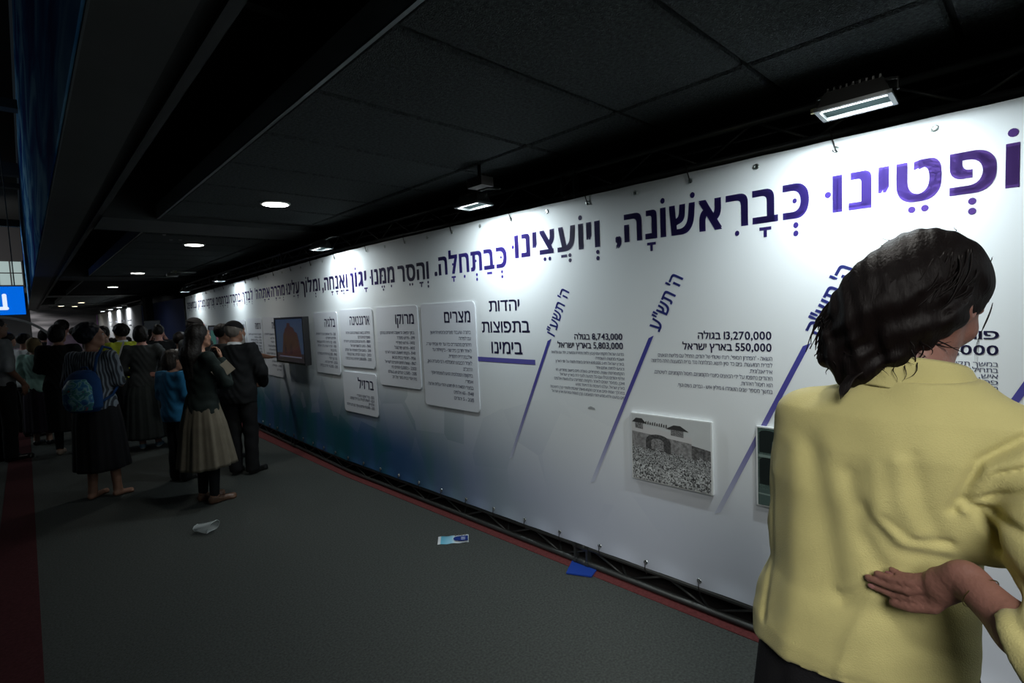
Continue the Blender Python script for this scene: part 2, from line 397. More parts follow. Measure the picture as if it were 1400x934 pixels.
def layout(text, bold=.0, gap=.075):
    """right-to-left; returns verts (x grows to the right, right edge at 0), faces, width. text items: str or (char, marks)."""
    V = []; F = []; x = 0.0
    items = [(c, '') if isinstance(c, str) else c for c in text]
    # keep runs of digits left-to-right
    out = []; i = 0
    while i < len(items):
        if items[i][0] in '0123456789':
            j = i
            while j < len(items) and items[j][0] in '0123456789,.': j += 1
            while items[j-1][0] in ',.': j -= 1
            out += items[i:j][::-1]; i = j
        else: out.append(items[i]); i += 1
    for ch, mk in out:
        if ch == ' ': x -= .24; continue
        v, fs, (a, b) = glyph(ch, bold)
        wd = b-a; x0 = x-wd
        for dx, dy in ([(0, 0)] if bold < .012 else [(-bold, -bold*.6), (bold, -bold*.6), (-bold, bold*.6), (bold, bold*.6)]):
            n = len(V); V += [(p[0]-a+x0+dx, p[1]+dy) for p in v]; F += [tuple(i+n for i in q) for q in fs]
        cx = x0+wd/2; r = .052
        def dot(px, py, rr=r):
            n = len(V); V.extend(ngon(px, py, rr)); F.append(tuple(range(n, n+12)))
        def rect(xa, ya, xb, yb):
            n = len(V); V.extend([(xa, ya), (xb, ya), (xb, yb), (xa, yb)]); F.append((n, n+1, n+2, n+3))
        for m_ in mk:
            if m_ == 'k': rect(cx-.13, -.16, cx+.13, -.10); rect(cx-.035, -.29, cx+.035, -.161)
            elif m_ == 'p': rect(cx-.13, -.17, cx+.13, -.10)
            elif m_ == 't': dot(cx-.09, -.15); dot(cx+.09, -.15)
            elif m_ == 's': dot(cx, -.14); dot(cx, -.29)
            elif m_ == 'i': dot(cx, -.15)
            elif m_ == 'e': dot(cx-.09, -.14); dot(cx+.09, -.14); dot(cx, -.26)
            elif m_ == 'h': rect(cx-.19, -.17, cx+.01, -.10); dot(cx+.11, -.13); dot(cx+.11, -.26)
            elif m_ == 'd': dot(cx-.02, .30, .045)
            elif m_ == 'o': dot(cx, .76, .062)
            elif m_ == 'O': dot(x0+wd*.96, .76, .062)
            elif m_ == 'u': dot(x0-.11, .30, .055); 
        x = x0-gap-(.16 if 'u' in mk else 0)
    return V, F, -(x+gap)
def lay_on(name, text, m, parent, s_right, z_base, height, width=None, bold=.0, off=.0035, gap=.075, rot=0, colorfn=None):
    V, F, wd = layout(text, bold, gap)
    k = height/.592; kx = k if width is None else width/wd
    c_, s_ = math.cos(rot), math.sin(rot)
    vs = []
    for (x, y) in V:
        X, Y = x*kx, y*k
        if rot: X, Y = X*c_-Y*s_, X*s_+Y*c_
        vs.append(W(s_right-X, z_base+Y, off))
    b = MB(); b.v = vs; b.f = F
    o = b.obj(name, m, parent); return o
def head_mat():
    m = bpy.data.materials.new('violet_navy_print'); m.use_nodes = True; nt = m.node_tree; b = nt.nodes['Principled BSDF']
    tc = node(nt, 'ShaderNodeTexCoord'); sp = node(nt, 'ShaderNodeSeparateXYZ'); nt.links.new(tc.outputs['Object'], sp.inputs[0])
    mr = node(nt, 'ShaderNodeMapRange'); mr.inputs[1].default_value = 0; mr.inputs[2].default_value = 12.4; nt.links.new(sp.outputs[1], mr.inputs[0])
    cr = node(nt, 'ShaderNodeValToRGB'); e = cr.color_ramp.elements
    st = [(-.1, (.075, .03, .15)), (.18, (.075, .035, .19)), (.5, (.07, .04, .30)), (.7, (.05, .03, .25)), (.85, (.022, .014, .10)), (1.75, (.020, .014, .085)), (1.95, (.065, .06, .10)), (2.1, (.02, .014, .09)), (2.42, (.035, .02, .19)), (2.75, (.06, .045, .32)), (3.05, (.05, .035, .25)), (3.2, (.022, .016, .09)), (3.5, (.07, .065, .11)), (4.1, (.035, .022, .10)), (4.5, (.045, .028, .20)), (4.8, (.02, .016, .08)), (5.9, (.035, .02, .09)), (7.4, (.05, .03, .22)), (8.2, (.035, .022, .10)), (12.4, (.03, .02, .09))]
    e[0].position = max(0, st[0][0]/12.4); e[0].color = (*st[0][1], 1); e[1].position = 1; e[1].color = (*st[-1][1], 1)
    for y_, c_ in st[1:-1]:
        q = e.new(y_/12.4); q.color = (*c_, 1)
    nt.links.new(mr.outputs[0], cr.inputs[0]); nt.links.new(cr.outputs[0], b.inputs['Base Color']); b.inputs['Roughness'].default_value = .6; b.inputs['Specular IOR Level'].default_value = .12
    return m
hm = head_mat()
def H(*a): return list(a)
HEAD = [
 (H(('ו','o'),('פ','s'),('ט','t'),'י','נ',('ו','u')), -4.828, -4.267, 1.951, .137),
 (H(('כ','ds'),('ב','k'),('ר','i'),'א',('ש','O'),('ו','o'),('נ','k'),'ה',','), -4.202, -3.265, 1.949, .138),
 (H(('ו','s'),'י',('ו','o'),('ע','h'),('צ','t'),'י','נ',('ו','u')), -3.149, -2.462, 1.945, .137),
 (H(('כ','ds'),('ב','p'),('ת','ds'),('ח','i'),('ל','dk'),'ה','.'), -2.406, -1.625, 1.895, .130),
 (H(('ו','s'),('ה','k'),('ס','t'),'ר'), -1.540, -1.118, 1.880, .128),
 (H(('מ','i'),('מ','de'),'נ',('ו','u')), -1.053, -.658, 1.885, .128),
 (H(('י','k'),'ג',('ו','o'),'ן'), -.590, -.308, 1.886, .128),
 (H(('ו','p'),('א','h'),('נ','k'),('ח','k'),'ה',','), -.237, .330, 1.888, .125),
 (H('ו',('מ','s'),'ל',('ו','o'),'ך'), .400, .922, 1.895, .122),
 (H(('ע','k'),('ל','t'),'י','נ',('ו','u')), .989, 1.419, 1.900, .122),
 (H(('מ','s'),('ה','t'),('ר','k'),'ה'), 1.473, 1.964, 1.900, .12),
 (H(('א','p'),('ת','dk'),'ה'), 2.025, 2.452, 1.900, .12),
 (H('ה',"'"), 2.515, 2.64, 1.900, .12),
 (H(('ל','s'),('ב','p'),('ד','s'),('ך','d'),','), 2.763, 3.310, 1.900, .12),
 (H(('ב','s'),('ח','e'),('ס','e'),'ד'), 3.369, 3.938, 1.895, .12),
 (H('ו',('ב','s'),('ר','p'),('ח','h'),('מ','i'),'י','ם'), 3.998, 4.831, 1.895, .12),
 (H(('ו','s'),('צ','p'),('ד','s'),('ק','t'),'נ',('ו','u')), 4.949, 5.584, 1.895, .12),
 (H(('ב','s'),('צ','e'),('ד','e'),'ק'), 5.641, 6.202, 1.895, .12),
 (H('ו',('ב','s'),('מ','i'),('ש','s'),('פ','k'),'ט'), 6.358, 7.220, 1.895, .12),
]
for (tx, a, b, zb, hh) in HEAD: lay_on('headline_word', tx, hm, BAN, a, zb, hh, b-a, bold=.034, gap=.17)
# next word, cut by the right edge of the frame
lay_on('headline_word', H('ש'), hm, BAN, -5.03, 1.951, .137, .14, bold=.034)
navy = mat('navy_print', (.022, .020, .085), .5); dnavy = mat('grey_navy_print', (.045, .05, .11), .5)
blue = mat('royal_blue_print', (.045, .06, .33), .5)
for tx, a, zb, h_, b_ in (('יהדות', -2.508, 1.600, .072, -2.218), ('בתפוצות', -2.591, 1.455, .074, -2.135), ('בימינו', -2.517, 1.310, .078, -2.223)):
    lay_on('title_line', tx, navy, BAN, a, zb, h_, b_-a, bold=.012, gap=.1)
for tx, a, zb, h_, b_ in (('8,743,000 בגולה'[::1], -3.282, 1.414, .030, -2.952), ('5,803,000 בארץ ישראל', -3.284, 1.362, .031, -2.819),
                          ('13,270,000 בגולה', -4.054, 1.424, .031, -3.716), ('550,000 בארץ ישראל', -4.054, 1.370, .031, -3.634),
                          ('פוגרומים', -4.791, 1.434, .028, -4.56), ('1,600,000', -4.791, 1.378, .029, -4.55)):
    lay_on('figure_line', tx, navy, BAN, a, zb, h_, b_-a, bold=.016, gap=.09)
def para(lines, s_r, z_top, z_bot, width_unit, h_, parent=BAN, m=dnavy, off=.0035, widths=None):
    n = len(lines)
    for i, t in enumerate(lines):
        z = z_top-(z_top-z_bot)*(i/(n-1) if n > 1 else 0)-h_
        lay_on('printed_line', t, m, parent, s_r, z, h_, widths[i] if widths else None, bold=.01, gap=.07, off=off)
para(['מדינת ישראל הוקמה עם קיבוץ גלויות ממזרח וממערב, יחד עם פליטים', 'ושבויי מחנות השמדה', 'בארץ ישראל חיו כ 600,000 יהודים בשנת תשח על פני הארץ', 'והגיעו לחיות אתם יחד', 'הוקמו מדינות שונות, מתנחלים, גאולת חיים ביישוב מחודש, היו', 'אלפי יהודים נטלו עם כל תנועה לגבי דת בארץ ישראל', 'ואכן, מספר שנים לאחר הקמת המדינה עלו מאות אלפים', 'בארץ ישראל, עולם הישיבות פרח וייסד ממש', 'במהלך שנות ימים אחרים הוקמו מאות ישיבות ולומדי קרן הישיבות', 'חיים כמעט וללא ממש יהודי המאמינה קרן הצומח במדינת ארץ ישראל'],
     -3.288, 1.340, 1.095, 1, .0145, widths=[.52, .19, .49, .19, .49, .46, .505, .34, .54, .53])
para(['השואה - "הפתרון הסופי", רצח שיטתי של יהודים, התחיל עם פלישת הנאצים', 'לברית המועצות. ביום כד סיון תשא. המלחמה נגד ברית המועצות היתה מלחמה', 'אידיאולוגית.', 'היהודים נתפסו על ידי הנאצים כיוצרי הקומוניזם. חיסול הקומוניזם, לשיטתם,', 'הוא חיסול היהדות.', 'במשך מספר שנים הושמדו 6 מיליון איש - גברים, נשים וטף.'],
     -4.057, 1.345, 1.195, 1, .0165, widths=[.56, .60, .10, .585, .14, .455])
para(['במשך תקופה ארוכה חיו', 'בתחילת פס שבמרוצת', 'איש, וכך היה בגזירות', 'פרעות קישינב היו', 'הרוסי, והפוגרומים אשר', 'הטבח. פוגרומים אלו'], -4.792, 1.352, 1.245, 1, .0145, widths=[.25, .24, .24, .23, .25, .24])
# slanting date bars
def bar_mat():
    m = bpy.data.materials.new('fading_violet_bar'); m.use_nodes = True; nt = m.node_tree; b = nt.nodes['Principled BSDF']
    tc = node(nt, 'ShaderNodeTexCoord'); sp = node(nt, 'ShaderNodeSeparateXYZ'); nt.links.new(tc.outputs['Object'], sp.inputs[0])
    mr = node(nt, 'ShaderNodeMapRange'); mr.inputs[1].default_value = .58; mr.inputs[2].default_value = 1.42; nt.links.new(sp.outputs[2], mr.inputs[0])
    cr = node(nt, 'ShaderNodeValToRGB'); e = cr.color_ramp.elements
    e[0].position = 0; e[0].color = (.52, .56, .68, 1); e[1].position = 1; e[1].color = (.045, .05, .30, 1)
    q = e.new(.35); q.color = (.22, .22, .44, 1); q = e.new(.65); q.color = (.09, .08, .34, 1)
    nt.links.new(mr.outputs[0], cr.inputs[0]); nt.links.new(cr.outputs[0], b.inputs['Base Color']); b.inputs['Roughness'].default_value = .5
    return m
bm = bar_mat()
for (s_a, z_a, s_b, z_b) in ((-2.755, 1.408, -2.362, .585), (-3.459, 1.432, -3.045, .560), (-4.196, 1.404, -3.795, .56), (-4.92, 1.40, -4.52, .56)):
    wx = .0155; b = MB(); n = 12
    for i in range(n+1):
        t = i/n; s_ = s_a+(s_b-s_a)*t; z_ = z_a+(z_b-z_a)*t
        b.v += [W(s_-wx, z_+.007, .0035), W(s_+wx, z_-.007, .0035)]
    b.f = [(2*i, 2*i+1, 2*i+3, 2*i+2) for i in range(n)]
    b.obj('date_bar', bm, BAN)
b = MB(); b.v = [W(-2.05, 1.247, .0036), W(-2.628, 1.245, .0036), W(-2.628, 1.277, .0036), W(-2.05, 1.279, .0036)]; b.f = [(0, 1, 2, 3)]
b.obj('title_rule', mat('violet_rule_print', (.10, .09, .36), .5), BAN)
# rotated dates: text runs along the bar direction
def date(text, s_top, z_top, s_bot, z_bot, h_):
    ang = math.atan2(z_top-z_bot, (s_bot-s_top)); L_ = math.hypot(z_top-z_bot, s_bot-s_top)
    lay_on('printed_date', text, blue, BAN, s_top, z_top, h_, L_, bold=.02, gap=.1, rot=ang)
date("ה' תשע\"ו", -2.925, 1.697, -2.796, 1.428, .062)
date("ה' תש\"ע", -3.645, 1.727, -3.508, 1.458, .064)
date("ה' תש\"ה", -4.378, 1.707, -4.250, 1.440, .064)

# ---- raised cards
card_m = mat('pale_grey_card', (.76, .79, .84), .55, spec=.3)
def rrect(s0, s1, z0, z1, r, n=6):
    pts = []
    for cx, cz, a0 in ((s1-r, z1-r, 0), (s0+r, z1-r, PI/2), (s0+r, z0+r, PI), (s1-r, z0+r, 1.5*PI)):
        for k in range(n+1): a = a0+PI/2*k/n; pts.append((cx+r*math.cos(a), cz+r*math.sin(a)))
    return pts
def board(name, s0, s1, z0, z1, r, o0, o1, m, parent=None):
    p = rrect(min(s0, s1), max(s0, s1), z0, z1, r); n = len(p); b = MB()
    for of in (o0, o1): b.v += [W(s, z, of) for s, z in p]
    b.f = [tuple(range(n, 2*n))]+[tuple(range(n-1, -1, -1))]+[(i, n+i, n+(i+1) % n, (i+1) % n)[::-1] for i in range(n)]
    return b.obj(name, m, parent)
CARDS = [  # s_right, s_left, ztop, zbot, title, title height, lines
 (-2.075, -1.415, 1.679, .868, 'מצרים', .30, ['בתורה שיעבוד מצרים וכיבוש הראשון', 'עם לפידות', 'היהודים מתגוררים בה עד ימי שביתי שרה,', 'לאחר חורבן בית שני - בקהילות עד', 'אלכסנדריה היהודית,', 'לאחר הכיבוש המוסלמי- רבי סעדיה גאון,', 'הרמב"ם.', 'בתקופה הממלוכית הגיעו לעוצמת יוסף', 'אפורי.', 'במצרי המאה ה 19 חוגש יהודי עליית ארצה', '1948 - 65 אלפים', '2015 - 5 יהודים']),
 (-1.370, -.735, 1.675, .982, 'מרוקו', .27, ['בסוף המאה הראשונה חיו יהודים במרוקו', '1391 - גירוש ספרד', '1492 - גירוש ספרדי', '1497 - גירוש פורטוגל', '1948 - הקמת הישועה, הגעה לארצי', '1956 - היהודי בבית סבאן', '1967 - ששת הימים היהודים לישראל', '2003 - כ5,000 יהודים היו', '2015 - 2,500 יהודים יש בעולם', 'בית יהודי בבית ספר של חב']),
 (-.667, -.052, 1.674, 1.117, 'ארגנטינה', .36, ['תחילתה במאה העשרים הגיעה ארצה', 'סופרים ויהודים', '1889 - היו ארגנטינים ממסע היהודית', '1960 - הגיע הלאומי ישראל', '2001 - כמעט אלף משפחה של יהודים', '2003 - קבוצה יהודית בארגנטינה', '2013 - 200,000 יהודים בארגנטינה']),
 (-.669, -.034, 1.066, .667, 'ברזיל', .28, ['1503 - קרל חוקים הספרדי', '1624 - ראשית הקהילה בברזיל הקדומה', 'הולנדית.', '2013 - 95,000 יהודים בעיקר בערים גדולות']),
 (.006, .615, 1.659, 1.017, 'בלגיה', .26, ['1261 - גזרו אנשים מבטלי היהודים', 'ויהודים היהודים', '1830 - קמה מדינת בלגיה העצמאית', '1836 - הכרה רשמית בדת היהודית', 'בית הכנסת', '1940 - 65,000 יהודים חיו בממלכה', 'בגרעין יהודי', '2003 - יהודי מבלגיה', '2013 - 42,000 יהודים בבלגיה']),
 (1.70, 2.38, 1.642, .872, 'צרפת', .26, ['המאה הראשונה ליהודים', '1306 - גירוש', '1394 - יהודי', '1791 - אמנציפציה', 'בארץ צרפת ואלזס', '1940 - הכיבוש הנאצי', '2003 - יהודים', 'בצרפת יהודים', '2013 - קהילה', 'יהודים']),
 (2.432, 3.11, 1.637, 1.093, 'גרמניה', .24, ['המאה הרביעית הגיעה לכאן', '1096 - גזרות', '1933 - עליית הנאצים', '1938 - ליל הבדולח', 'בשנות ירידה', '1945 - שואה ליהודים', '2013 - קהילה']),
 (2.43, 3.10, 1.072, .715, 'איטליה', .24, ['קהילה עתיקה', 'גטו ראשון', '2013 - יהודים']),
 (3.20, 3.86, 1.622, 1.10, 'אוקראינה', .28, ['המאה העשירית', '1648 - פרעות', '1941 - שואה', '1991 - עצמאות', '2013 - יהודים']),
 (5.72, 6.45, 1.608, 1.10, 'פולין', .24, ['קהילה יהודית', 'עד השואה', 'יהודים היום']),
]
for (sr, sl, zt, zb, ttl, tw, lines) in CARDS:
    c = board('country_card', sr, sl, zb, zt, .035, .003, .010, card_m, BAN)
    wd = sl-sr; top = zt-.055
    hh = .080
    lay_on('card_title', ttl, navy, c, sr+.055, zt-.150, hh, tw, bold=.018, gap=.13, off=.0112)
    n = len(lines); zz0 = zt-.215; step = min(.060, (zz0-zb-.05)/n)
    mx = max(len(t) for t in lines)
    for i, t in enumerate(lines):
        lay_on('card_line', t, dnavy, c, sr+.058-.0, zz0-step*i-.021, .0225, min(wd-.11, (wd-.11)*len(t)/mx*1.02), bold=.008, gap=.06, off=.0112)

# ---- framed photographs
white_b = mat('white_photo_border', (.75, .78, .78), .5)
def ramp_noise(name, c0, c1, scale, lo=.4, hi=.6, kind='NOISE', stretch=(1, 1, 1)):
    m = bpy.data.materials.new(name); m.use_nodes = True; nt = m.node_tree; b = nt.nodes['Principled BSDF']; b.inputs['Roughness'].default_value = .5
    tc = node(nt, 'ShaderNodeTexCoord'); mp = node(nt, 'ShaderNodeMapping'); mp.inputs['Scale'].default_value = stretch
    nt.links.new(tc.outputs['Object'], mp.inputs[0])
    if kind == 'VOR':
        n = node(nt, 'ShaderNodeTexVoronoi'); n.inputs['Scale'].default_value = scale; out = n.outputs['Color']
        g = node(nt, 'ShaderNodeSeparateColor'); nt.links.new(out, g.inputs[0]); out = g.outputs[0]
    else:
        n = node(nt, 'ShaderNodeTexNoise'); n.inputs['Scale'].default_value = scale; n.inputs['Detail'].default_value = 4; out = n.outputs[0]
    nt.links.new(mp.outputs[0], n.inputs['Vector'])
    cr = node(nt, 'ShaderNodeValToRGB'); cr.color_ramp.elements[0].color = (*c0, 1); cr.color_ramp.elements[1].color = (*c1, 1)
    cr.color_ramp.elements[0].position = lo; cr.color_ramp.elements[1].position = hi
    nt.links.new(out, cr.inputs[0]); nt.links.new(cr.outputs[0], b.inputs['Base Color'])
    return m
def patch(name, pts, m, parent, off, s0, z0, ws, hz):
    """flat polygon in picture fractions: u to the right, v up"""
    b = MB(); b.v = [W(s0-u*ws, z0+v*hz, off) for u, v in pts]; b.f = [tuple(range(len(pts)))]
    return b.obj(name, m, parent)
g = lambda v, t=(1, 1, 1): (v*t[0], v*t[1], v*t[2])
PT = empty('crowd_photograph', W(-3.556, .83), 0, 'black and white photograph of a crowd before an arched gate, mounted on the banner', 'photograph')
def keep(o): o.matrix_parent_inverse = Matrix.Translation(-PTR.location); return o
PTR = PT
ps, pz, pw, ph_ = -3.330, .650, .452, .367
keep(board('mount', -3.330, -3.782, .650, 1.017, .001, .003, .020, white_b, PT))
o1 = .0206
a0 = keep(patch('sky_print', [(.015, .015), (.985, .015), (.985, .985), (.015, .985)], mat('photo_grey_sky', g(.62, (.95, 1, 1)), .5, var=.05), PT, o1, ps, pz, pw, ph_))
keep(patch('gate_wall_print', [(.015, .10), (.77, .10), (.77, .70), (.70, .72), (.015, .78)], ramp_noise('photo_wall', g(.16), g(.34), 60, .35, .65), PT, o1+.0004, ps, pz, pw, ph_))
keep(patch('parapet_print', [(.015, .73), (.77, .66), (.77, .745), (.015, .84)], mat('photo_parapet', g(.60), .5), PT, o1+.0006, ps, pz, pw, ph_))
keep(patch('side_wall_print', [(.77, .40), (.985, .38), (.985, .60), (.77, .64)], ramp_noise('photo_wall_b', g(.07), g(.17), 80), PT, o1+.0004, ps, pz, pw, ph_))
arch = [(.20, .48)]+[(.36-.16*math.cos(a), .62+.10*math.sin(a)) for a in np.linspace(0, PI, 10)]+[(.52, .46)]
keep(patch('arch_print', arch, ramp_noise('photo_arch', g(.045), g(.10), 90), PT, o1+.0008, ps, pz, pw, ph_))
keep(patch('opening_print', [(.27, .50)]+[(.35-.08*math.cos(a), .61+.05*math.sin(a)) for a in np.linspace(0, PI, 8)]+[(.43, .49)], ramp_noise('photo_open', g(.12), g(.32), 120), PT, o1+.001, ps, pz, pw, ph_))
for (u, v, q) in ((.60, .86, .14), (.115, .90, .095)):
    keep(patch('roof_print', [(u-q, v-.035), (u+q, v-.04), (u+.04, v+.03), (u-.04, v+.03)], mat('photo_dark', g(.045), .5), PT, o1+.001, ps, pz, pw, ph_))
    keep(patch('turret_print', [(u-q*.55, v-.12), (u+q*.55, v-.13), (u+q*.55, v-.03), (u-q*.55, v-.03)], ramp_noise('photo_turret', g(.08), g(.3), 200), PT, o1+.0009, ps, pz, pw, ph_))
for i, u in enumerate(np.linspace(.17, .46, 11)):
    keep(patch('wall_sign_mark', [(u, .865-.06*u), (u+.015, .865-.06*u), (u+.016, .90-.05*u+.01*(i % 3)), (u+.002, .90-.05*u)], mat('photo_dark', g(.045), .5), PT, o1+.0011, ps, pz, pw, ph_))
cm = ramp_noise('photo_crowd', g(.02), g(.62, (.96, 1, 1)), 230, .1, 1.0, 'VOR')
tops = [(u, .50-.05*u+.025*math.sin(u*60)+.02*math.sin(u*23)) for u in np.linspace(.985, .015, 40)]
keep(patch('crowd_print', [(.015, .015), (.985, .015)]+tops, cm, PT, o1+.0013, ps, pz, pw, ph_))
cm2 = ramp_noise('photo_crowd_b', g(.015), g(.70, (.96, 1, 1)), 150, .08, 1.0, 'VOR')
fr = [(u, .27+.04*math.sin(u*31)+.02*math.sin(u*77)) for u in np.linspace(.985, .015, 40)]
keep(patch('front_crowd_print', [(.015, .015), (.985, .015)]+fr, cm2, PT, o1+.0015, ps, pz, pw, ph_))
PTR = P2 = empty('street_photograph', W(-4.22, .83), 0, 'green tinted photograph of a stone facade, half hidden behind the yellow shirt', 'photograph')
ps = -3.988; pz = .655; pw = .47; ph_ = .372
keep(board('mount', -3.988, -4.458, .655, 1.027, .001, .003, .020, white_b, P2))
def brick_mat():
    m = bpy.data.materials.new('photo_green_stone'); m.use_nodes = True; nt = m.node_tree; b = nt.nodes['Principled BSDF']
    tc = node(nt, 'ShaderNodeTexCoord'); mp = node(nt, 'ShaderNodeMapping'); mp.inputs['Rotation'].default_value = (0, PI/2, PI/2)
    br = node(nt, 'ShaderNodeTexBrick'); br.inputs['Scale'].default_value = 32; br.inputs['Color1'].default_value = (.06, .10, .09, 1); br.inputs['Color2'].default_value = (.10, .15, .13, 1); br.inputs['Mortar'].default_value = (.03, .05, .045, 1)
    nt.links.new(tc.outputs['Object'], mp.inputs[0]); nt.links.new(mp.outputs[0], br.inputs['Vector']); nt.links.new(br.outputs[0], b.inputs['Base Color'])
    return m
keep(patch('stone_print', [(.015, .015), (.985, .015), (.985, .985), (.015, .985)], brick_mat(), P2, o1, ps, pz, pw, ph_))
dk = mat('photo_green_black', (.008, .014, .013), .5); lt = mat('photo_green_light', (.20, .27, .24), .5); md = mat('photo_green_mid', (.07, .11, .10), .5)
for u in (.03, .36, .69):
    for v, hh in ((.28, .30), (.68, .24)):
        keep(patch('window_print', [(u, v), (u+.15, v), (u+.15, v+hh)]+[(u+.075+.075*math.cos(a), v+hh+.04*math.sin(a)) for a in np.linspace(.3, 2.8, 6)]+[(u, v+hh)], dk, P2, o1+.0005, ps, pz, pw, ph_))
        keep(patch('curtain_print', [(u+.11, v), (u+.15, v+.03), (u+.165, v+hh), (u+.12, v+hh*.6)], lt, P2, o1+.0008, ps, pz, pw, ph_))
keep(patch('ledge_print', [(.015, .62), (.985, .60), (.985, .635), (.015, .655)], lt, P2, o1+.0009, ps, pz, pw, ph_))
keep(patch('pavement_print', [(.015, .015), (.985, .015), (.985, .20), (.015, .22)], md, P2, o1+.0009, ps, pz, pw, ph_))
keep(patch('kerb_print', [(.015, .15), (.985, .13), (.985, .15), (.015, .17)], lt, P2, o1+.0011, ps, pz, pw, ph_))
# small scuff on the banner
patch('scuff', [(0, 0), (.5, .15), (1, 0), (.9, .6), (.4, 1), (.1, .6)], mat('grey_scuff', (.35, .37, .38), .6), BAN, .0036, -3.03, 1.0, .055, .018)

# ---- television screens
tvb = mat('black_tv_plastic', (.012, .012, .013), .35)
def emis(name, col, st):
    m = bpy.data.materials.new(name); m.use_nodes = True; b = m.node_tree.nodes['Principled BSDF']
    b.inputs['Base Color'].default_value = (.01, .01, .01, 1); b.inputs['Emission Color'].default_value = (*col, 1); b.inputs['Emission Strength'].default_value = st; b.inputs['Roughness'].default_value = .25
    return m
def tv(label, s_c, z_c, w_, h_, off, items, tilt=0):
    t = empty('television', W(s_c, z_c-h_/2, off), -(AF), label, 'television', None)
    # local: x = out of wall is -x ; y = along wall (+y further) ; z up from bottom
    M = Matrix.Rotation(tilt, 4, 'Y')
    def pt(y, z, x=0): return tuple(M @ Vector((x, y, z)))
    d = .055
    body = MB().box((0, -w_/2, 0), (d, w_/2, h_), M).box((d, -w_*.25, h_*.25), (d+.05, w_*.25, h_*.75), M); body.obj('casing', tvb, t)
    bz = .022
    for nm, a, b in (('bezel', (-.012, -w_/2, 0), (0, w_/2, bz)), ('bezel', (-.012, -w_/2, h_-bz), (0, w_/2, h_)), ('bezel', (-.012, -w_/2, bz), (0, -w_/2+bz, h_-bz)), ('bezel', (-.012, w_/2-bz, bz), (0, w_/2, h_-bz))):
        MB().box(a, b, M).obj(nm, tvb, t)
    scr = MB().box((-.003, -w_/2+bz, bz), (-.001, w_/2-bz, h_-bz), M).obj('screen', items[0][1], t)
    for i, (pts, m) in enumerate(items[1:]):
        b = MB(); b.v = [pt(w_/2-bz-u*(w_-2*bz), bz+v*(h_-2*bz), -.0036-.0005*i) for u, v in pts]; b.f = [tuple(range(len(pts)))]
        b.obj('picture_shape', m, scr)
    MB().box((d+.05, -.05, h_*.3), (off+.01, .05, h_*.7)).obj('wall_bracket', mat('steel_bracket', (.2, .2, .2), .4, metal=1), t)
sky1 = emis('screen_sky', (.030, .050, .095), .45)
tv('flat television showing a brown tower under blue sky, on the banner between two white cards', 1.075, 1.362, .93, .53, .12,
   [(None, sky1), ([(0, 0), (1, 0), (1, .20), (0, .20)], emis('screen_ground', (.012, .010, .012), .9)),
    ([(.20, .13), (.90, .13), (.86, .34), (.82, .55), (.78, .68), (.70, .71), (.66, .80), (.55, .83), (.54, .91), (.44, .91), (.43, .82), (.36, .78), (.33, .69), (.29, .66), (.25, .40)], emis('screen_tower', (.040, .018, .018), .45)),
    ([(.30, .18), (.38, .18), (.37, .38), (.31, .38)], emis('screen_dark', (.010, .006, .008), .9)), ([(.5, .18), (.58, .18), (.57, .42), (.51, .42)], emis('screen_dark2', (.010, .006, .008), .9)),
    ([(.1, .10), (.9, .10), (.9, .13), (.1, .13)], emis('screen_line', (.05, .05, .07), .9))])
tv('smaller flat television further along showing a dim grey picture, above the bearded man', 4.29, 1.35, 1.36, .40, .12,
   [(None, emis('screen_dim', (.03, .035, .045), .9)), ([(.05, .05), (.35, .05), (.3, .8), (.1, .85)], emis('screen_fig', (.02, .07, .06), .9)),
    ([(.5, .3), (.7, .35), (.72, .9), (.48, .9)], emis('screen_fig2', (.12, .12, .13), .9)), ([(.38, .4), (.48, .4), (.46, .8), (.4, .8)], emis('screen_fig3', (.10, .04, .05), .9))])

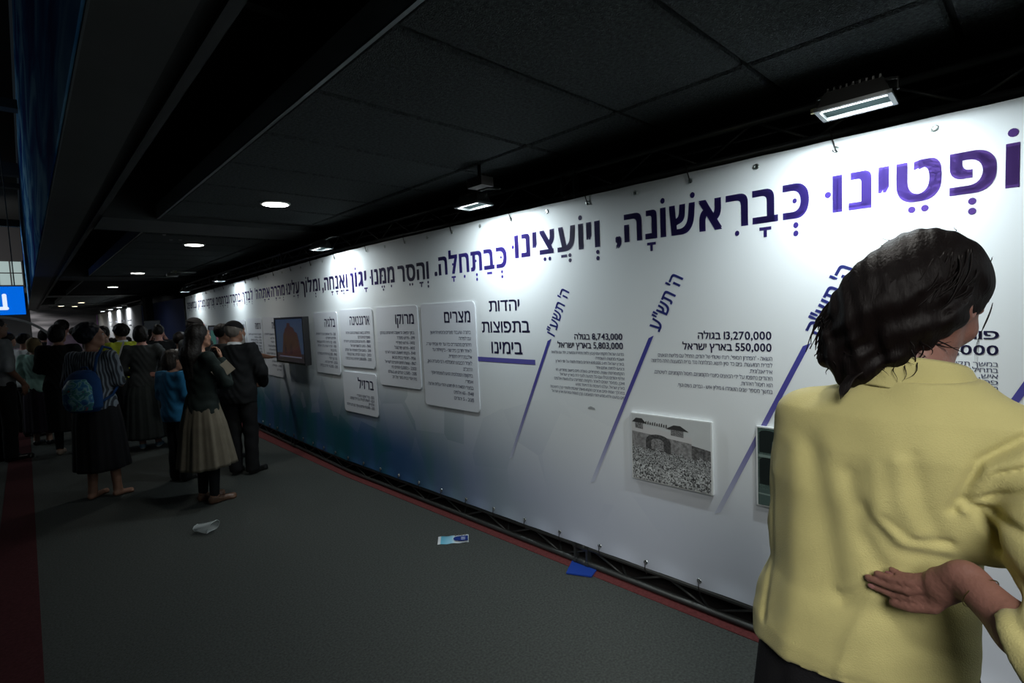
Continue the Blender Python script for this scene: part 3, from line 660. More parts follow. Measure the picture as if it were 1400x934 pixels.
# ================================================================== lamps
glass_on = emis('flood_reflector_glow', (.93, .97, 1), 3)
lampb = mat('dark_lamp_housing', (.035, .036, .034), .45, metal=.6)
chrome = mat('lamp_rim_metal', (.10, .11, .11), .45, metal=.5)
def flood(x, y, z, a, label, pw=1):
    t = empty('flood_lamp', (x, y, z), -a, label, 'flood lamp', None)
    T = math.radians(-2)                                  # lamp faces down and towards the banner (+x local)
    M = Matrix.Rotation(T, 4, 'Y') @ Matrix.Identity(4)
    # local lamp frame: opening faces -z, long side along y
    M = Matrix.Rotation(-T, 4, 'Y')
    h = MB(); L_, D = .105, .062
    # tapered body with cooling fins
    vs = [(-D, -L_, 0), (D, -L_, 0), (D, L_, 0), (-D, L_, 0), (-D*.62, -L_*.8, .06), (D*.62, -L_*.8, .06), (D*.62, L_*.8, .06), (-D*.62, L_*.8, .06)]
    h.add([tuple(M @ Vector(v)) for v in vs], [(4,5,6,7),(0,1,5,4),(1,2,6,5),(2,3,7,6),(3,0,4,7)])
    h.obj('housing', lampb, t)
    fm = MB()
    for k in range(9): yy = -.075+k*.0187; fm.box((-.036, yy-.003, .055), (.036, yy+.003, .072), M)
    fm.obj('cooling_fins', lampb, t)
    r = MB()
    for a_, b_ in (((-D-.006, -L_-.006, -.008), (-D+.006, L_+.006, .004)), ((D-.006, -L_-.006, -.008), (D+.006, L_+.006, .004)), ((-D-.006, -L_-.006, -.008), (D+.006, -L_+.008, .004)), ((-D-.006, L_-.008, -.008), (D+.006, L_+.006, .004))): r.box(a_, b_, M)
    r.obj('rim', chrome, t)
    MB().box((-D+.006, -L_+.008, .002), (-.012, L_-.008, .006), M).obj('lit_reflector', glass_on, t)
    MB().box((-.012, -L_+.008, .004), (D-.006, L_-.008, .008), M).obj('led_plate', mat('teal_glass_plate', (.015, .03, .03), .7, spec=.1), t)
    # yoke bracket back to the truss
    MB().tube([(0, -L_-.012, .02), (.01, -L_-.012, .06), (0.03, 0, .085), (.01, L_+.012, .06), (0, L_+.012, .02)], .005, 6).obj('yoke', lampb, t)
    MB().tube([(.03, 0, .085), (.12, 0, .12), (.24, 0, .135)], .009, 6).obj('arm', lampb, t)
    MB().tube([(0, L_+.012, .02), (0, L_+.03, .02)], .010, 8).obj('knob', mat('brass_knob', (.45, .42, .25), .4, metal=1), t)
    q = M @ Vector((-.036, 0, -.004))
    area('flood_light', q, (0, math.radians(-16), 0), .04, .18, FLOOD_W*pw, (.86, .96, 1), math.radians(175), t)
LAMPS = [(2.12, .47, 2.255, AN, 'flood lamp above the purple word at the right end of the banner'),
         (2.05, 2.45, 2.255, AN, 'flood lamp second from the right on the truss, with a dark box above it', .9),
         (2.06, 4.70, 2.25, AN, 'flood lamp third from the right, over the two cards stacked one above the other', .75),
         (2.10, 8.30, 2.20, AF, 'thin flood lamp over the far half of the banner, fourth from the right', .6),
         (2.19, 11.0, 2.19, AF, 'farthest flood lamp at the left end of the banner', .5),
         (2.20, -1.75, 2.255, AN, 'flood lamp on the truss beyond the right edge of the picture')]
for l in LAMPS: flood(*l)
MB_ = MB().box((2.10, 2.42, 2.385), (2.2, 2.56, 2.44)); o = MB_.obj('junction_box', mat('brown_box', (.07, .06, .055), .6)); tag(o, 'small dark cable box on the truss above the second flood lamp', 'box')
MB().tube([(2.15, 2.49, 2.44), (2.15, 2.49, 2.55)], .012, 6).obj('hanger', lampb, o)

dl_on = emis('downlight_glow', (1, .98, .93), 14); dl_warm = emis('downlight_glow_warm', (1, .86, .55), 9)
whitem = mat('white_trim_ring', (.45, .46, .44), .5)
DL = [(1.50, 4.20), (1.50, 6.85), (1.50, 10.93), (1.55, 14.88), (1.55, 19.45), (1.58, 24.3), (1.62, 28.4), (1.15, 27.5), (1.52, .42), (1.5, -2.2)]
names = ['nearest', 'second', 'third', 'fourth', 'fifth', 'sixth', 'farthest', 'yellowish', '', '']
for i, (x, y) in enumerate(DL):
    lb = {8: 'recessed round ceiling light above the woman in yellow, just out of frame', 9: 'recessed round ceiling light behind the camera', 7: 'small yellowish ceiling light left of the row at the far end'}.get(i, '%s round white downlight in the row along the ceiling' % names[i])
    t = empty('ceiling_downlight', (x, y, CZ-.001), 0, lb, 'ceiling light', 'round downlights along the ceiling')
    r = MB().lathe([(.112, 0), (.110, -.008), (.094, -.010), (.092, .004)], 28); r.obj('trim_ring', whitem, t, smooth=True)
    d = MB(); d.add([(.093*math.cos(2*PI*k/28), .093*math.sin(2*PI*k/28), -.0115) for k in range(28)], [tuple(range(27, -1, -1))]); d.obj('diffuser', dl_warm if i in (5, 6, 7) else dl_on, t)
    l = bpy.data.lights.new('downlight', 'AREA'); l.shape = 'DISK'; l.size = .17; l.energy = DOWN_W; l.color = (1, .97, .9); l.spread = math.radians(130)
    lo = bpy.data.objects.new('downlight_beam', l); C.objects.link(lo); lo.parent = t; lo.location = (0, 0, -.014)
for i, (x, y) in enumerate([(1.22, 6.55), (1.30, 6.52), (1.1, 6.2)]):
    o = MB().lathe([(0.001, -.012), (.012, -.01), (.016, 0)], 10).obj('sprinkler_cap', mat('dull_cap', (.2, .2, .2), .4), smooth=True); o.location = (x, y, CZ); tag(o, ('left', 'right', 'lone nearer')[i]+' small ceiling cap beside the second downlight', 'ceiling cap')
# camera dome on the ceiling near the far lamps
cd = empty('security_camera', (1.95, 10.4, CZ-.02), 0, 'small security camera on the ceiling near the far end of the banner', 'camera')
MB().tube([(0, 0, .02), (0, 0, -.04)], .03, 10).obj('mount', whitem, cd); MB().tube([(-.12, -.05, -.06), (.04, .02, -.05)], .035, 10).obj('camera_body', mat('grey_plastic', (.25, .25, .24), .4), cd, smooth=True)
MB().box((-.05, -.02, -.012), (.32, .06, .0)).obj('plate', whitem, cd)

# ================================================================== far end: blue drop, second banner
def drop(name, p0, p1, z0, z1, m, label, cat, t=.02):
    d = Vector((p1[0]-p0[0], p1[1]-p0[1], 0)); n = Vector((d.y, -d.x, 0)).normalized()*t
    b = MB(); N = 12; 
    for zz in (z0, z1):
        for k in range(N+1):
            q = Vector((p0[0], p0[1], 0))+d*(k/N); w_ = math.sin(k*1.7)*.008
            b.v.append((q.x+n.x*w_*20, q.y+n.y*w_*20, zz)); 
    b.f = [(k, k+1, N+1+k+1, N+1+k) for k in range(N)]
    b2 = len(b.v); 
    b.v += [(v[0]+n.x, v[1]+n.y, v[2]) for v in b.v]
    b.f += [(i+b2 if True else i) and tuple(j+b2 for j in f)[::-1] for f in b.f[:N] for i in (0,)]
    o = b.obj(name, m); tag(o, label, cat); return o
drop('blue_hanging', (2.62, 12.75), (2.53, 16.5), 0, 2.17, mat('deep_blue_cloth', (.012, .028, .11), .7, bump=.3, bscale=6), 'deep blue plain hanging between the two white banners', 'hanging')
MB().box((2.40, 16.7, 0), (2.56, 17.2, 2.35)).obj('pillar', mat('black_paint', (.012, .014, .014), .8)); tag(bpy.data.objects['pillar'], 'black pillar at the far side of the blue hanging', 'pillar')
drop('blue_edge_hanging', (2.50, 17.3), (2.50, 18.2), 0, 2.16, mat('bright_blue_cloth', (.04, .12, .42), .6), 'narrow bright blue panel at the right edge of the far white banner', 'panel')
fb = drop('far_banner', (2.50, 18.25), (2.44, 29.6), 0, 2.17, mat('far_banner_print', (.68, .70, .72), .6, var=.08, vscale=1), 'second white banner in the distance beyond the black pillar', 'banner')
MB().box((2.40, 29.55, .15), (2.42, 29.75, 2.15)).obj('violet_edge', mat('violet_print', (.45, .2, .6), .6), fb)
for i, yy in enumerate((19.5, 21.0, 22.6, 24.4)):
    for j in range(2): MB().box((2.40, yy, 1.75-.16*j), (2.405, yy+.7-.2*j, 1.79-.16*j)).obj('far_print_line', mat('pale_grey_print', (.4, .42, .5), .6), fb)
tft = empty('far_lighting_truss', (2.5, 24, 2.19), 0, 'thin dark truss above the far white banner', 'truss')
for z_ in (0, .14): MB().tube([(0, -6, z_), (0, 5.5, z_)], .02, 6).obj('chord', truss_m, tft)
for i, yy in enumerate((20.6, 22.9, 25.4)):
    t = empty('far_flood_lamp', (2.26, yy, 2.2), 0, ('nearest', 'middle', 'farthest')[i]+' of the three small flood lamps over the far banner', 'flood lamp')
    MB().box((-.06, -.15, 0), (.06, .15, .05)).obj('housing', lampb, t); MB().box((-.055, -.14, -.006), (.055, .14, 0)).obj('lit_reflector', glass_on, t)
    MB().tube([(0, 0, .05), (.2, 0, .07)], .01, 5).obj('arm', lampb, t)
    area('flood_light', (0, 0, -.02), (0, math.radians(-38), 0), .1, .28, FLOOD_W*1.1, (.95, .98, 1), math.radians(150), t)

# blue lit sign hanging at the left, white arch below it
sg = empty('hanging_sign', (-.26, 12.0, 1.885), 0, 'bright blue lit sign with a white glyph hanging at the left edge', 'sign')
MB().box((-.32, 0, 0), (.305, .06, .47)).obj('sign_panel', emis('blue_sign_face', (.0, .13, .72), 1.0), sg)
MB().box((-.33, .06, -.01), (.315, .10, .48)).obj('casing', tvb, sg)
gm = emis('sign_white', (.75, .85, 1), 1.0)
def rr(x0, x1, z0, z1, r=.02):
    p = rrect(x0, x1, z0, z1, r); n = len(p); b = MB(); b.v = [(x, -.004, z) for x, z in p]+[(x, 0, z) for x, z in p]
    b.f = [tuple(range(n-1, -1, -1))]+[(i, (i+1) % n, n+(i+1) % n, n+i)[::-1] for i in range(n)]; return b
rr(.035, .090, .08, .35, .025).obj('white_glyph', gm, sg); rr(-.02, .105, .08, .135, .027).obj('white_glyph', gm, sg)
MB().tube([(-.2, .05, .47), (-.2, .05, 4.2)], .008, 5).obj('hanger', beam_m, sg); MB().tube([(.2, .05, .47), (.2, .05, 4.2)], .008, 5).obj('hanger', beam_m, sg)
ar = empty('arch_frame', (-.45, 13.5, 0), 0, 'white curved arch edge below the blue sign at the left', 'arch')
arc = [(.93*math.cos(a), 0, 1.05+.82*math.sin(a)) for a in np.linspace(.25, PI-.25, 24)]
b = MB()
for k, (x, _, z) in enumerate(arc):
    cx, cz = x/.93, (z-1.05)/.82
    for q in (0, .045):
        b.v += [(x+cx*q, 0, z+cz*q), (x+cx*q, .25, z+cz*q)]
for k in range(len(arc)-1):
    i = 4*k; j = i+4
    b.f += [(i, i+2, j+2, j), (i+1, j+1, j+3, i+3), (i+2, i+3, j+3, j+2), (i, j, j+1, i+1)]
b.obj('arch_rim', mat('white_arch_rim', (.7, .72, .72), .5), ar)
MB().box((.93, 0, 0), (1.0, .25, 1.3)).obj('arch_leg', mat('blue_arch_side', (.05, .09, .2), .6), ar)

# tall blue banner on the outer face of the bulkhead
def blue_banner():
    m = bpy.data.materials.new('blue_streaked_print'); m.use_nodes = True; nt = m.node_tree; b = nt.nodes['Principled BSDF']
    tc = node(nt, 'ShaderNodeTexCoord'); mp = node(nt, 'ShaderNodeMapping'); mp.inputs['Scale'].default_value = (1, .35, 1.3)
    n = node(nt, 'ShaderNodeTexNoise'); n.inputs['Scale'].default_value = 1.6; n.inputs['Detail'].default_value = 3; n.inputs['Distortion'].default_value = .8
    cr = node(nt, 'ShaderNodeValToRGB'); e = cr.color_ramp.elements; e[0].position = .38; e[0].color = (.008, .025, .20, 1); e[1].position = .62; e[1].color = (.18, .40, .60, 1)
    q = e.new(.50); q.color = (.02, .15, .38, 1)
    nt.links.new(tc.outputs['Object'], mp.inputs[0]); nt.links.new(mp.outputs[0], n.inputs['Vector']); nt.links.new(n.outputs[0], cr.inputs[0]); nt.links.new(cr.outputs[0], b.inputs['Base Color']); b.inputs['Roughness'].default_value = .95; b.inputs['Specular IOR Level'].default_value = .05
    o = MB().box((.185, .3, CZ-.0), (.194, 26, 5.2)).obj('blue_banner', m); tag(o, 'tall dark blue banner with pale streaks hung along the outer bulkhead', 'banner')
blue_banner()

# ================================================================== litter and base plate
pk = empty('snack_wrapper', (2.077, 2.883, 0), math.atan2(2.883-3.017, 2.211-2.042), 'light blue and navy snack wrapper lying on the carpet near the banner', 'wrapper')
b = MB(); nx, nyy = 16, 6
for i in range(nx+1):
    for j in range(nyy+1):
        x = -.108+.216*i/nx; y_ = -.062+.124*j/nyy
        e_ = math.sin(PI*i/nx)**.5*math.sin(PI*j/nyy)**.6 if 0 < i < nx and 0 < j < nyy else 0
        b.v.append((x, y_+.004*math.sin(i), .003+.012*e_+.002*math.sin(i*1.3+j)*e_))
b.f = [(i*(nyy+1)+j, (i+1)*(nyy+1)+j, (i+1)*(nyy+1)+j+1, i*(nyy+1)+j+1) for i in range(nx) for j in range(nyy)]
def wrap_mat():
    m = bpy.data.materials.new('wrapper_print'); m.use_nodes = True; nt = m.node_tree; bb = nt.nodes['Principled BSDF']
    tc = node(nt, 'ShaderNodeTexCoord'); sp = node(nt, 'ShaderNodeSeparateXYZ'); nt.links.new(tc.outputs['Object'], sp.inputs[0])
    mr = node(nt, 'ShaderNodeMapRange'); mr.inputs[1].default_value = -.108; mr.inputs[2].default_value = .108; nt.links.new(sp.outputs[0], mr.inputs[0])
    cr = node(nt, 'ShaderNodeValToRGB'); cr.color_ramp.interpolation = 'LINEAR'; e = cr.color_ramp.elements
    e[0].position = .07; e[0].color = (.75, .8, .82, 1); e[1].position = .11; e[1].color = (.12, .45, .62, 1)
    q = e.new(.45); q.color = (.3, .58, .72, 1); q = e.new(.6); q.color = (.7, .78, .82, 1)
    nt.links.new(mr.outputs[0], cr.inputs[0]); nt.links.new(cr.outputs[0], bb.inputs['Base Color']); bb.inputs['Roughness'].default_value = .25
    return m
b.obj('foil', wrap_mat(), pk, smooth=True)
nv = mat('wrapper_navy', (.01, .03, .20), .3)
q = MB(); pp = ngon(.035, -.022, .034, 14); q.add([(x, y_, .0185) for x, y_ in pp], [tuple(range(14))]); q.obj('navy_spot', nv, pk)
MB().box((.035, -.058, .0155), (.104, .012, .0187)).obj('navy_panel', nv, pk)
for k in range(3): MB().box((.055, -.045+.016*k, .0187), (.085, -.037+.016*k, .0192)).obj('wrapper_mark', mat('wrapper_pale', (.4, .45, .6), .4), pk)
for k in range(4): MB().box((.012+k*.022, .030+.004*(k % 2), .014), (.022+k*.022, .042, .0172)).obj('wrapper_picture', mat('wrapper_dots', (.12, .10, .08), .4), pk)

cup = empty('clear_plastic_cup', (.89, 4.45, .006), -.75, 'crushed clear plastic cup lying on the carpet in the middle of the passage', 'cup')
pl = bpy.data.materials.new('clear_plastic'); pl.use_nodes = True; bb = pl.node_tree.nodes['Principled BSDF']; bb.inputs['Base Color'].default_value = (.75, .82, .82, 1); bb.inputs['Roughness'].default_value = .2; bb.inputs['Alpha'].default_value = .45; bb.inputs['Specular IOR Level'].default_value = .8
b = MB(); N = 28; R = 10
for i in range(R+1):
    t = i/R; r = .027+.012*t
    for k in range(N):
        a = 2*PI*k/N; rr_ = r*(1+.10*math.sin(3*a+2*t)*(1-t*.5)+.05*math.sin(7*a+5*t))
        rr_ *= 1.35; x, y_, z = -.075+.13*t+.02*math.sin(a+1)*t, rr_*math.cos(a), .036+rr_*math.sin(a)*(.62+.3*t)
        b.v.append((x+.012*math.sin(a)*t, y_, max(.001, z)))
b.f = [(i*N+k, i*N+(k+1) % N, (i+1)*N+(k+1) % N, (i+1)*N+k) for i in range(R) for k in range(N)]+[tuple(range(N))]
b.obj('cup_wall', pl, cup, smooth=True)
rim = [b.v[R*N+k] for k in range(N)]+[b.v[R*N]]
rim = [(x, y_, max(z, .0035)) for x, y_, z in rim]
MB().tube(rim, .0025, 6, cap=False).obj('cup_rim', mat('milky_plastic', (.55, .6, .6), .3), cup, smooth=True)
MB().tube([(b.v[k][0], b.v[k][1], max(b.v[k][2], .003)) for k in list(range(N))+[0]], .002, 6, cap=False).obj('cup_base_ring', mat('milky_plastic', (.55, .6, .6), .3), cup, smooth=True)

bp = MB(); zt = .012
q = [(2.40, 2.06), (2.40, 1.87), (2.312, 1.845), (2.245, 1.983)]
bp.add([(x, y_, .004) for x, y_ in q]+[(x, y_, zt) for x, y_ in q], [(0,1,2,3),(7,6,5,4),(0,4,5,1),(1,5,6,2),(2,6,7,3),(3,7,4,0)][::1])
tag(bp.obj('floor_plate', mat('blue_plate', (.008, .045, .30), .5)), 'small bright blue sheet on the carpet under the truss joint', 'floor plate')
# ================================================================== people: distance fields turned into smooth meshes
V3 = lambda *a: np.array(a, dtype=np.float32)
def rotm(rx=0, ry=0, rz=0):
    return np.array((Matrix.Rotation(rz, 3, 'Z') @ Matrix.Rotation(ry, 3, 'Y') @ Matrix.Rotation(rx, 3, 'X')), dtype=np.float32)
class Field:
    def __init__(s, lo, hi, h):
        s.lo = np.array(lo, dtype=np.float32); s.h = h; s.n = np.ceil((np.array(hi)-s.lo)/h).astype(int)+1
        s.F = np.full(tuple(s.n), .2, dtype=np.float32)
        s.ax = [s.lo[i]+h*np.arange(s.n[i], dtype=np.float32) for i in range(3)]
    def grid(s, lo, hi):
        a = np.clip(np.floor((np.array(lo)-s.lo)/s.h).astype(int), 0, s.n-1); b = np.clip(np.ceil((np.array(hi)-s.lo)/s.h).astype(int)+1, 1, s.n)
        sl = tuple(slice(a[i], b[i]) for i in range(3))
        return sl, s.ax[0][sl[0]][:, None, None], s.ax[1][sl[1]][None, :, None], s.ax[2][sl[2]][None, None, :]
    def merge(s, sl, d, k):
        if d.size == 0: return
        A = s.F[sl]
        if k > 0:
            t = np.clip(.5+.5*(A-d)/k, 0, 1); s.F[sl] = A*(1-t)+d*t-k*t*(1-t)
        else: s.F[sl] = np.minimum(A, d)
    def cap(s, a, b, ra, rb, k=.02, infl=0, flat=None):
        a = np.array(a, dtype=np.float32); b = np.array(b, dtype=np.float32); ra += infl; rb += infl
        m = max(ra, rb)+k+3*s.h
        sl, X, Y, Z = s.grid(np.minimum(a, b)-m, np.maximum(a, b)+m)
        ab = b-a; L = float(ab@ab)+1e-9
        px, py, pz = X-a[0], Y-a[1], Z-a[2]
        t = np.clip((px*ab[0]+py*ab[1]+pz*ab[2])/L, 0, 1)
        qx, qy, qz = px-t*ab[0], py-t*ab[1], pz-t*ab[2]
        if flat is not None:
            n, f = flat; dn_ = qx*n[0]+qy*n[1]+qz*n[2]; e = (f-1)*dn_
            qx, qy, qz = qx+e*n[0], qy+e*n[1], qz+e*n[2]
        d = np.sqrt(qx*qx+qy*qy+qz*qz)-(ra+(rb-ra)*t)
        s.merge(sl, d, k)
    def ell(s, c, r, k=.02, R=None, infl=0, sub=False):
        c = np.array(c, dtype=np.float32); r = np.array(r, dtype=np.float32)+infl; m = float(r.max())+k+3*s.h
        sl, X, Y, Z = s.grid(c-m, c+m); px, py, pz = X-c[0], Y-c[1], Z-c[2]
        if R is not None:
            px, py, pz = [R[0, i]*px+R[1, i]*py+R[2, i]*pz for i in range(3)]
        k0 = np.sqrt((px/r[0])**2+(py/r[1])**2+(pz/r[2])**2)+1e-6; k1 = np.sqrt((px/r[0]**2)**2+(py/r[1]**2)**2+(pz/r[2]**2)**2)+1e-6
        d = k0*(k0-1)/k1
        if sub:
            if d.size == 0: return
            A = s.F[sl]; t = np.clip(.5-.5*(A+d)/k, 0, 1); s.F[sl] = A*(1-t)+(-d)*t+k*t*(1-t)
        else: s.merge(sl, d, k)
    def loft(s, tab, k=.02, infl=0):
        T = np.array(tab, dtype=np.float32); z0, z1 = T[0, 0], T[-1, 0]
        m = T[:, 3:5].max()+infl+k+3*s.h; cx, cy = T[:, 1].mean(), T[:, 2].mean()
        sl, X, Y, Z = s.grid((T[:, 1].min()-m, T[:, 2].min()-m, z0-k-.03), (T[:, 1].max()+m, T[:, 2].max()+m, z1+k+.03))
        z = Z.ravel(); I = [np.interp(z, T[:, 0], T[:, i]).astype(np.float32)[None, None, :] for i in (1, 2, 3, 4)]
        a, b = I[2]+infl, I[3]+infl; u, v = (X-I[0])/a, (Y-I[1])/b
        q = np.sqrt(u*u+v*v)+1e-6; g_ = np.sqrt((u/a)**2+(v/b)**2)+1e-6
        d = q*(q-1)/g_
        d = np.maximum(d, np.maximum(z0-Z, Z-z1)); s.merge(sl, d, k)
    def cut(s, fn):           # keep only where fn <= 0
        X, Y, Z = s.ax[0][:, None, None], s.ax[1][None, :, None], s.ax[2][None, None, :]
        s.F = np.maximum(s.F, fn(X, Y, Z)).astype(np.float32)
    def disp(s, fn):
        X, Y, Z = s.ax[0][:, None, None], s.ax[1][None, :, None], s.ax[2][None, None, :]
        s.F = (s.F+fn(X, Y, Z)).astype(np.float32)
    def mesh(s, name, smooth_it=0):
        F = s.F; F[0] = F[-1] = .1; F[:, 0] = F[:, -1] = .1; F[:, :, 0] = F[:, :, -1] = .1
        S = F < 0; nx, ny, nz = F.shape
        c = sum(S[i:nx-1+i, j:ny-1+j, k:nz-1+k].astype(np.int8) for i in (0, 1) for j in (0, 1) for k in (0, 1))
        act = (c > 0) & (c < 8); idx = np.argwhere(act); N = len(idx)
        if N == 0: return bpy.data.meshes.new(name)
        imap = np.full(act.shape, -1, dtype=np.int32); imap[act] = np.arange(N)
        ix, iy, iz = idx.T; off = [(i, j, k) for i in (0, 1) for j in (0, 1) for k in (0, 1)]
        val = {o: F[ix+o[0], iy+o[1], iz+o[2]] for o in off}
        acc = np.zeros((N, 3), dtype=np.float64); cnt = np.zeros(N)
        for o in off:
            for axx in range(3):
                if o[axx] == 0:
                    o2 = list(o); o2[axx] = 1; o2 = tuple(o2); a, b = val[o], val[o2]; m = (a < 0) != (b < 0)
                    t = np.where(m, a/(a-b+1e-12), 0); p = np.zeros((N, 3)); p[:] = o; p[:, axx] = t
                    acc[m] += p[m]; cnt[m] += 1
        P = (idx+acc/cnt[:, None])*s.h+s.lo
        quads = []
        for axx in range(3):
            sh = [slice(None)]*3; sh2 = [slice(None)]*3; sh[axx] = slice(0, -1); sh2[axx] = slice(1, None)
            A, B = S[tuple(sh)], S[tuple(sh2)]; e = np.argwhere(A != B); 
            b1, b2 = (axx+1) % 3, (axx+2) % 3
            ok = (e[:, b1] > 0) & (e[:, b2] > 0) & (e[:, b1] < F.shape[b1]-1) & (e[:, b2] < F.shape[b2]-1); e = e[ok]
            ins = S[tuple(e.T)]
            q = []
            for d1, d2 in ((1, 1), (0, 1), (0, 0), (1, 0)):
                f_ = e.copy(); f_[:, b1] -= d1; f_[:, b2] -= d2; q.append(imap[tuple(f_.T)])
            q = np.stack(q, 1); q[~ins] = q[~ins][:, ::-1]; quads.append(q)
        Q = np.concatenate(quads)
        Q = Q[(Q >= 0).all(1)]
        for _ in range(smooth_it):
            acc = np.zeros_like(P); cn = np.zeros(len(P))
            for i in range(4):
                np.add.at(acc, Q[:, i], P[Q[:, (i+1) % 4]]); np.add.at(cn, Q[:, i], 1)
            P = P*.4+.6*acc/np.maximum(cn, 1)[:, None]
        me = bpy.data.meshes.new(name)
        me.vertices.add(N); me.vertices.foreach_set('co', P.astype(np.float32).ravel())
        me.loops.add(4*len(Q)); me.loops.foreach_set('vertex_index', Q.astype(np.int32).ravel())
        me.polygons.add(len(Q)); me.polygons.foreach_set('loop_start', np.arange(0, 4*len(Q), 4, dtype=np.int32))
        try: me.polygons.foreach_set('loop_total', np.full(len(Q), 4, dtype=np.int32))
        except Exception: pass
        me.polygons.foreach_set('use_smooth', np.ones(len(Q), dtype=bool))
        me.update(calc_edges=True); me.validate(); return me

def head_prims(f, c, R, s=1.0, beard=False):
    """c = head centre, R = rotation; local x right, y face, z up"""
    P = lambda x, y, z: np.array(c)+R @ (np.array([x, y, z], dtype=np.float32)*s)
    E = lambda p, r, k, sub=False: f.ell(P(*p), np.array(r)*s, k*s, R, sub=sub)
    E((0, -.012, .028), (.075, .094, .088), .02)
    E((0, .028, -.025), (.060, .066, .082), .03)
    E((0, .060, -.082), (.030, .030, .026), .03)            # chin
    for q in (-1, 1):
        f.cap(P(.052*q, -.005, -.045), P(.026*q, .055, -.085), .022*s, .018*s, .03*s)   # jaw line
        E((.038*q, .062, -.020), (.024, .022, .022), .02)   # cheek
        E((.033*q, .092, .016), (.018, .014, .012), .012, True)   # socket
        E((.078*q, -.004, -.004), (.010, .021, .033), .006); E((.083*q, .002, .004), (.006, .010, .016), .006, True)
    f.cap(P(-.034, .084, .034), P(.034, .084, .034), .010*s, .010*s, .015*s)
    f.cap(P(0, .088, .022), P(0, .110, -.018), .008*s, .012*s, .010*s)
    E((-.011, .098, -.022), (.008, .009, .008), .006); E((.011, .098, -.022), (.008, .009, .008), .006)
    f.cap(P(-.018, .086, -.046), P(.018, .086, -.046), .007*s, .007*s, .007*s)
    f.cap(P(-.015, .084, -.057), P(.015, .084, -.057), .008*s, .008*s, .007*s)
def hand_prims(f, w, d, n, side, s=1.0, curl=.25, spread=1.0):
    """w wrist, d finger direction, n back-of-hand normal, side +1 when the thumb lies towards cross(d,n)"""
    w = np.array(w, float); d = np.array(d, float); d /= np.linalg.norm(d); n = np.array(n, float); n -= d*(n@d); n /= np.linalg.norm(n)
    t = np.cross(d, n)*side
    L = lambda a, b, c: w+(d*a+t*b+n*c)*s
    f.cap(L(-.01, 0, 0), L(.05, .002, 0), .025*s, .030*s, .015*s, flat=(n, 1.9))
    f.cap(L(.05, .022, 0), L(.085, .024, 0), .014*s, .012*s, .012*s, flat=(n, 1.3)); f.cap(L(.05, -.02, 0), L(.078, -.026, 0), .014*s, .012*s, .012*s, flat=(n, 1.3))
    for b, l1, l2, l3, a0 in ((.028, .042, .026, .020, .082), (.010, .046, .030, .021, .087), (-.009, .043, .027, .020, .084), (-.027, .033, .021, .018, .076)):
        p = L(a0, b, 0); ang = 0; sp = b*.9*spread
        for i, l in enumerate((l1, l2, l3)):
            ang += curl*(1, 1.3, 1)[i]
            v = d*math.cos(ang)-n*math.sin(ang)+t*sp*(1 if i == 0 else .6); v /= np.linalg.norm(v)
            q = p+v*l*s; f.cap(p, q, (.0092, .0084, .0078)[i]*s, (.0084, .0078, .0068)[i]*s, .003*s); p = q
    a = L(.015, .022, -.004); b = L(.045, .050, -.012); c = L(.075, .062, -.018); e = L(.098, .064, -.022)
    f.cap(a, b, .016*s, .012*s, .014*s); f.cap(b, c, .0110*s, .0098*s, .004*s); f.cap(c, e, .0098*s, .0078*s, .003*s)

TORSO_F = [(.80, 0, -.005, .150, .100), (.88, 0, -.012, .172, .118), (.96, 0, -.008, .160, .108), (1.06, 0, .0, .122, .086), (1.14, 0, .002, .125, .090), (1.24, 0, .010, .145, .108), (1.33, 0, .0, .150, .095), (1.40, 0, -.008, .125, .070), (1.44, 0, -.012, .070, .055)]
TORSO_M = [(.80, 0, -.005, .145, .100), (.88, 0, -.008, .162, .115), (.96, 0, .0, .160, .112), (1.06, 0, .006, .150, .110), (1.14, 0, .008, .155, .112), (1.24, 0, .006, .170, .115), (1.33, 0, .0, .175, .100), (1.40, 0, -.008, .150, .075), (1.44, 0, -.012, .075, .058)]
def cl(name, col, rough=.85, var=.08, bump=.35, bs=260, sheen=0): return mat(name, col, rough, bump=bump, bscale=bs, var=var, vscale=14, sheen=sheen, spec=.25)
skin = {'pale': mat('skin_pale', (.42, .25, .18), .55, var=.06, vscale=30), 'tan': mat('skin_tan', (.32, .165, .105), .55, var=.06, vscale=30), 'rose': mat('skin_rose', (.50, .25, .20), .55, var=.06)}
eye_m = mat('eye_white', (.6, .58, .55), .3); iris_m = mat('dark_iris', (.03, .018, .012), .2)
hair_m = mat('black_brown_hair', (.010, .008, .007), .55, bump=.6, bscale=60, spec=.25)

